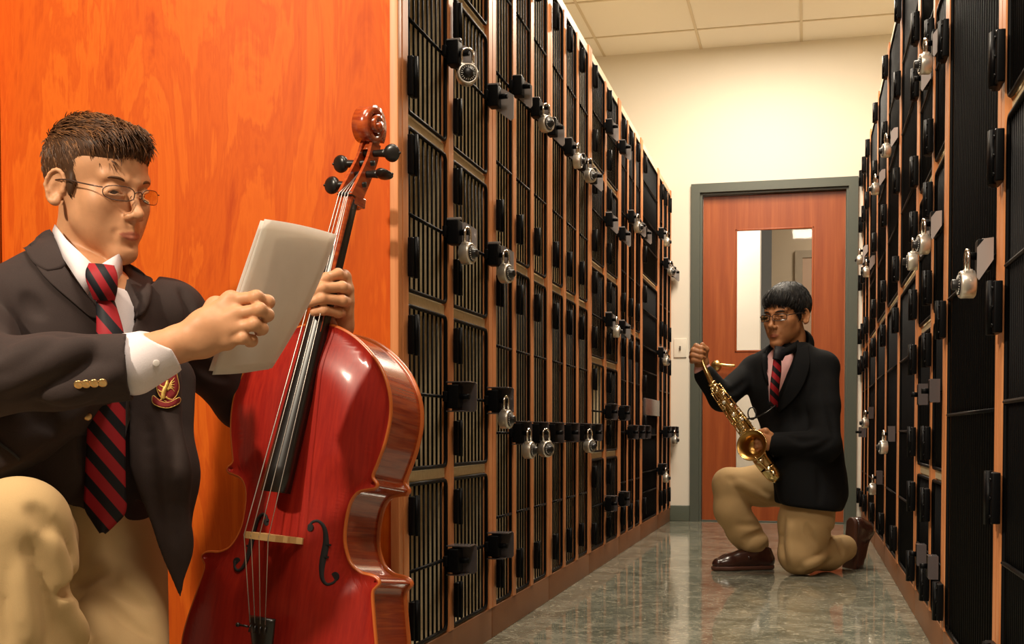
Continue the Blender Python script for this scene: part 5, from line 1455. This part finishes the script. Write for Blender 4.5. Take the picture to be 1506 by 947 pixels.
grid_on(bl2, [[(1175, 514), (1182, 510), (1188, 508)], [(1171, 531), (1182, 537), (1191, 541)], [(1158, 566), (1167, 575), (1173, 581)], [(1143, 602), (1145, 604), (1147, 606)]], .007, .005).build('lapel', m_blazB, bl2)
dT = d_ - .115
tie(boy2, tie_rows([(1147, 512, 6.5, dT + .02), (1146, 519, 7.0, dT), (1143, 529, 4.5, dT - .005)], 8), lambda x, y: .75 + 0 * x, 'tie_knot', .010)
tie(boy2, tie_rows([(1143, 526, 4.5, dT - .003), (1142, 545, 6, dT - .005), (1139, 570, 6.0, dT - .006), (1138, 598, 5, dT + .02)], 8), lambda x, y: (y - x * 1.0) / 19 + .1)
lf2 = MB(); lf2.grid([[W(*q) for q in r] for r in ([(1174, 500, dT + .10), (1166, 506, dT + .05), (1157, 511, dT + .012), (1149, 514, dT - .004)], [(1178, 510, dT + .10), (1170, 517, dT + .05), (1160, 522, dT + .01), (1150, 525, dT - .004)])], thick=.005); lf2.build('neckband', m_blazB, boy2)
# trousers
R2 = SDF(lo2 - .02, hi2 + (.05, .1, 0), .0065, KM)
R2.cone(pl, ofs(waB, (0, 0, -.03)), .130, .122, .03, flat=(fwB, .75))
R2.chain([hR2, mid(hR2, kR2, .5), kR2], [.088, .082, .066], .03); R2.cone(kR2, ofs(kR2, (.01, 0, -.11)), .066, .069, .02); R2.chain([ofs(kR2, (.01, 0, -.10)), mid(kR2, aR2, .65), ofs(aR2, (.010, 0, .045))], [.069, .068, .064], .02)
R2.chain([hL2, mid(hL2, kL2, .5), kL2], [.104, .104, .083], .03); R2.chain([kL2, mid(kL2, aL2, .6), K(1240, 806, d_ + .09)], [.076, .068, .056], .03)
R2.half(ofs(aR2, (0, 0, .012)), (0.0, 0, -1), 0, 'sub') if False else None
R2.half((0, 0, .002), (0, 0, -1), 0, 'sub')
tr2 = folded(R2, [([(1070, 702), (1095, 716), (1130, 728)], .014, .007, .012), ([(1083, 718), (1105, 728), (1128, 742)], .013, .006, .012), ([(1082, 710), (1108, 722), (1130, 735)], .013, -.006, .02), ([(1092, 795), (1115, 786), (1136, 776)], .014, .007, .012), ([(1086, 772), (1105, 772), (1122, 768)], .012, .005, .012), ([(1096, 806), (1112, 800), (1126, 792)], .012, -.004, .02),
    ([(1152, 760), (1148, 800), (1154, 835)], .013, .006, .012), ([(1176, 836), (1192, 828), (1212, 812)], .013, .007, .012), ([(1188, 842), (1205, 836), (1224, 824)], .012, .006, .012), ([(1182, 832), (1198, 826), (1214, 818)], .012, -.005, .02), ([(1200, 800), (1190, 785), (1186, 770)], .013, .005, .012), ([(1222, 778), (1234, 796), (1240, 815)], .012, .006, .012), ([(1226, 790), (1236, 784), (1244, 786)], .010, .005, .010), ([(1165, 770), (1164, 800), (1168, 830)], .014, -.005, .02)], 'trousers', m_khaki, boy2)
# loafers : front one flat on the floor, the other up on its toe behind
def loafer(o_, fx, up, nm='shoe'):
    """o_: heel point on the sole plane (K), fx: toe direction, up: sole normal"""
    fx = np.array(fx, float); fx /= np.linalg.norm(fx); up = np.array(up, float); up -= fx * (up @ fx); up /= np.linalg.norm(up); sx = np.cross(fx, up)
    P = lambda a, b_, c: tuple(np.array(o_) + fx * a + sx * b_ + up * c)
    c_ = np.array(P(.13, 0, .05))
    s_ = SDF(c_ - .2, c_ + .2, .0045, KM)
    s_.cone(P(.035, 0, .034), P(.20, .006, .030), .032, .036, .02); s_.cone(P(.20, .006, .030), P(.245, .004, .026), .036, .026, .02); s_.cone(P(.04, 0, .045), P(.05, 0, .085), .036, .034, .02); s_.cone(P(.09, 0, .06), P(.15, .003, .05), .034, .030, .03)
    s_.half(P(0, 0, .016), tuple(-up), 0, 'sub')
    s_.cone(P(.04, 0, .11), P(.055, 0, .075), .030, .026, .004, 'sub')
    sh_ = s_.build(nm, m_brown, boy2, smooth=1)
    z_ = SDF(c_ - .2, c_ + .2, .0045, KM)
    z_.cone(P(.035, 0, .012), P(.20, .006, .012), .034, .040, .02); z_.cone(P(.20, .006, .012), P(.247, .004, .012), .040, .028, .02)
    z_.half(P(0, 0, .018), tuple(up), 0, 'sub'); z_.half(P(0, 0, .001), tuple(-up), 0, 'sub'); z_.half(P(.082, 0, .007), (0, 0, 0), 0, 'sub') if False else None
    z_.build('sole', m_welt, sh_)
    st_ = SDF(c_ - .2, c_ + .2, .0045, KM); st_.cone(P(.125, -.03, .052), P(.125, .03, .052), .010, .010, .006); st_.cone(P(.13, 0, .068), P(.118, 0, .072), .014, .012, .006); st_.build('strap', m_brown, sh_)
fz = K(1138, 838, d_ + .12)
loafer((fz[0], fz[1], .0005), (-1, -.25, 0), (0, 0, 1))
hz2 = K(1251, 760, d_ + .14)
loafer(tuple(np.array(hz2)), (-.06, .05, -1), (1, .3, 0.08))
# ================================================================== SAXOPHONE
m_sax = mat('sax_lacquer', (0.80, 0.58, 0.26), 0.16, 1.0); nt, b = nodes(m_sax)
nt.links.new(ramp(nt, noise(nt, coords(nt), 25, 3), [(0.3, (0.62, 0.43, 0.17)), (0.7, (0.88, 0.68, 0.33))]), b.inputs['Base Color'])
m_saxin = mat('sax_bell_inside', (0.42, 0.24, 0.07), 0.3, 1.0)
m_sax2 = mat('sax_key_nickel', (0.82, 0.72, 0.50), 0.16, 1.0)
m_pearl = mat('key_pearl', (0.78, 0.72, 0.62), 0.2)
m_mouth = mat('mouthpiece_ebonite', (0.01, 0.01, 0.01), 0.2)
sax = empty('saxophone', (0, 0, 0), 'brass alto saxophone held slanting across the kneeling boy', 'saxophone')
sd = D0 - .115
def sp(x, y, o=0.0): return W(x, y, sd + o)
# conical body tube and crook
bp = spline([sp(1049, 566, .012), sp(1075, 602), sp(1104, 642, .0), sp(1124, 672, .0)], 8)
MB().tube(bp, [.0140 + (.030 - .0140) * (i / (len(bp) - 1)) ** 1.0 for i in range(len(bp))], 18).build('body_tube', m_sax, sax)
cp = spline([sp(1030, 519, .03), sp(1034, 534, .025), sp(1041, 551, .016), sp(1049, 567, .012)], 6)
ck = MB().tube(cp, [.0065 + .0055 * i / (len(cp) - 1) for i in range(len(cp))], 14)
dn = (bp[1] - bp[0]).normalized(); ck.lathe([(.012, -.012), (.0165, -.011), (.0165, -.004), (.0145, -.003), (.0145, .004), (.0165, .005), (.0165, .012), (.012, .013)], basis(bp[0], dn, CR), 18); ck.build('crook', m_sax, sax)
mp = spline([sp(1031, 521, .03), sp(1027, 510, .033), sp(1022, 500, .036)], 3); 
# bow and bell
bw_ = spline([sp(1122, 668, .0), sp(1132, 686, -.005), sp(1139, 698, -.030), sp(1137, 697, -.050), sp(1128, 686, -.058)], 6)
MB().tube(bw_, [.027 + .006 * i / (len(bw_) - 1) for i in range(len(bw_))], 20).build('bow', m_sax, sax)
bc = sp(1106, 655, -.105); bn = (-CF * .80 - CR * .50 + CU * .16).normalized()
st_p = spline([sp(1129, 687, -.057), sp(1119, 673, -.048), bc - bn * .062, bc - bn * .03], 6)
rr_ = [.033 + .004 * i / (len(st_p) - 1) for i in range(len(st_p))]
bl_ = MB().tube(st_p, rr_, 26, caps=False)
Mb = basis(bc, bn, CR)
bl_.lathe([(.037, -.030), (.0385, -.020), (.043, -.009), (.051, -.002), (.0585, .001), (.0602, .0028), (.0585, .0045)], Mb, 40, False)
bl_.cur = 1; bl_.lathe([(.0575, .004), (.050, .001), (.0415, -.007), (.037, -.020), (.034, -.036), (.026, -.046), (0, -.050)], Mb, 40, False)
bl_.cur = 0; bl_.tube([Mb @ V(.0592 * math.cos(a), .0592 * math.sin(a), .003) for a in [2 * math.pi * i / 40 for i in range(40)]], .0022, 8, closed=True)
bl_.build('bell', [m_sax, m_saxin], sax)
# keys
rngk = random.Random(2); fdir = (-CF).normalized()
L_ = len(bp)
def on_body(t, ang, lift):
    i = min(L_ - 2, int(t * (L_ - 1))); f = t * (L_ - 1) - i; c = bp[i].lerp(bp[i + 1], f); ax = (bp[i + 1] - bp[i]).normalized()
    e = (fdir - ax * fdir.dot(ax)).normalized(); g = ax.cross(e); r = .0140 + (.030 - .0140) * t
    n = (e * math.cos(ang) + g * math.sin(ang)).normalized(); return c + n * (r + lift), n, ax
for i, (t, ang, r) in enumerate(((.10, .2, .0085), (.17, -.5, .0085), (.24, .4, .0095), (.31, -.35, .0105), (.39, .35, .011), (.47, -.25, .0125), (.55, .45, .013), (.63, -.25, .0145), (.72, .3, .0155), (.82, -.35, .017), (.14, -1.0, .0085), (.28, 1.1, .010), (.43, -1.1, .0115), (.58, 1.2, .013), (.68, -1.05, .014), (.06, .9, .007), (.90, .6, .014))):
    p, n, ax = on_body(t, ang, .003); kb = MB()
    kb.lathe([(0, 0), (r, 0), (r, .003), (r * .8, .0055), (r * .35, .0065), (0, .0065)], basis(p, n, ax), 18, False)
    q, n2, _a = on_body(min(1, t + .03), ang + 0.9, .007); kb.tube([p + n * .006, (p + q) / 2 + n * .006, q], .0018, 6); kb.build('key', m_sax2, sax)
    if i in (2, 4, 5, 7):
        pb2 = MB(); pb2.lathe([(0, .006), (.006, .0065), (.006, .0085), (0, .0092)], basis(p, n, ax), 14, False); pb2.build('pearl', m_pearl, sax)
for ang, a0, a1, lf_ in ((.95, .04, .62, .009), (-.95, .12, .78, .009), (.55, .40, .98, .015), (-1.5, .05, .55, .008), (1.5, .2, .9, .008), (0.0, .05, .5, .014), (-.5, .45, .95, .016), (1.2, .10, .45, .014)):
    rb_ = MB(); pts = [on_body(a0 + (a1 - a0) * k / 8, ang, lf_)[0] for k in range(9)]; rb_.tube(pts, .0022, 8)
    for k in (0, 3, 6, 8):
        p, n, ax = on_body(a0 + (a1 - a0) * k / 8, ang, -.002); rb_.tube([p, p + n * (lf_ + .002)], .0028, 8); rb_.ball(p + n * (lf_ + .002), .0036, 8, 6)
    rb_.build('rod', m_sax, sax)
for t, ang, dx, dy in ((.12, 1.2, 6, -5), (.20, 1.3, 9, -4), (.30, 1.2, 8, -6), (.62, 1.4, 14, -6), (.80, 1.3, 12, -8)):      # side and palm levers
    p, n, ax = on_body(t, ang, .004); q = p + CR * dx * .0027 - CU * dy * .0027; lv_ = MB()
    lv_.tube(spline([p, p.lerp(q, .55) + CU * .006, q, q + CR * .006 - CU * .008], 4), [.0028, .0026, .0026, .0030, .0034, .0034, .0034, .0036, .0036, .0038, .0040, .0044, .0040][:13], 8); lv_.build('lever', m_sax, sax)
for x, y, o, r in ((1118, 677, -.118, .014), (1130, 690, -.112, .013), (1137, 696, -.092, .010), (1112, 668, -.045, .014)):
    kb = MB(); kb.lathe([(0, 0), (r, 0), (r, .004), (r * .8, .007), (0, .0085)], basis(sp(x, y, o), -CF * .8 + CU * .3 - CR * .3, CR), 18, False); kb.build('key', m_sax2, sax)
gd = MB(); gd.tube(spline([sp(1110, 672, -.125), sp(1122, 684, -.130), sp(1138, 700, -.10)], 5), .003, 8); gd.tube([sp(1141, 690, -.06), sp(1122, 665, -.06)], .003, 8); gd.build('key_guard', m_sax, sax)
# neck strap of the player and its hook
sk = MB(); sk.tube(spline([W(1141, 596, D0 - .125), W(1128, 606, D0 - .14), W(1112, 614, D0 - .125), W(1099, 616, D0 - .105)], 5), .0038, 8)
sk.tube([W(1106 + 6 * math.cos(a), 608 + 9 * math.sin(a), D0 - .112 - .01 * math.sin(a)) for a in [2 * math.pi * i / 14 for i in range(14)]], .003, 7, closed=True)
sk.build('neck_strap', m_mouth, boy2)
# ================================================================== CAMERA, LIGHT, VIEW
cam = bpy.data.cameras.new('camera'); co = bpy.data.objects.new('camera', cam); COL.objects.link(co)
cam.sensor_width = 36; cam.lens = 36 * FOC / 1506; cam.sensor_fit = 'HORIZONTAL'
cam.shift_x = 0; cam.shift_y = (PRY - 473.5) / 1506; cam.clip_start = 0.05
co.matrix_world = frame(EYE, CR, CU, -CF)
SC.camera = co
w = bpy.data.worlds.new('world'); SC.world = w; w.use_nodes = True
w.node_tree.nodes['Background'].inputs[0].default_value = (1, 0.86, 0.66, 1); w.node_tree.nodes['Background'].inputs[1].default_value = 0.10
def area(name, loc, target, size, power, color, sy=None):
    l = bpy.data.lights.new(name, 'AREA'); l.energy = power; l.color = color; l.shape = 'RECTANGLE'; l.size = size; l.size_y = sy or size
    o = bpy.data.objects.new(name, l); COL.objects.link(o); o.location = loc
    o.rotation_euler = (Vector(target) - Vector(loc)).to_track_quat('-Z', 'Y').to_euler(); return o
WARM = (1.0, 0.87, 0.70)
for x, y, pw_ in ((-1.0, 1.55, 30), (0.1, 0.7, 42), (-0.25, 3.9, 50), (-0.25, 6.3, 72)):
    area('ceiling_lamp', (x, y, ZC - 0.02), (x, y, 0), 0.55, pw_, WARM, 1.1)
area('passage_fill', (-0.75, YB + 0.5, 2.58), (-0.75, YB + 0.62, 0), 0.4, 30, (1, 0.93, 0.82))  # unseen fills, added to brighten the walls behind the glass
area('passage_fill', (0.75, YB + 1.7, 2.58), (0.75, YB + 1.8, 0), 0.4, 24, (1, 0.90, 0.76))
key = bpy.data.lights.new('key_spot', 'SPOT'); key.energy = 470; key.color = (1.0, 0.86, 0.66); key.spot_size = math.radians(60); key.spot_blend = 0.4; key.shadow_soft_size = 0.09  # key spot added out of view for the hard light from upper left
ko = bpy.data.objects.new('key_spot', key); COL.objects.link(ko)
kt = KM @ V(-.60, 2.2, .75); kd = (KM.to_3x3() @ V(.45, .66, -.60)).normalized(); ko.location = kt - kd * 3.3
ko.rotation_euler = kd.to_track_quat('-Z', 'Y').to_euler()
vs = SC.view_settings; SC.display_settings.display_device = 'sRGB'
vs.view_transform = 'Standard'; vs.look = 'None'; vs.exposure = 0.0; vs.gamma = 1; vs.use_curve_mapping = False
SC.cycles.max_bounces = 8; SC.cycles.transparent_max_bounces = 12
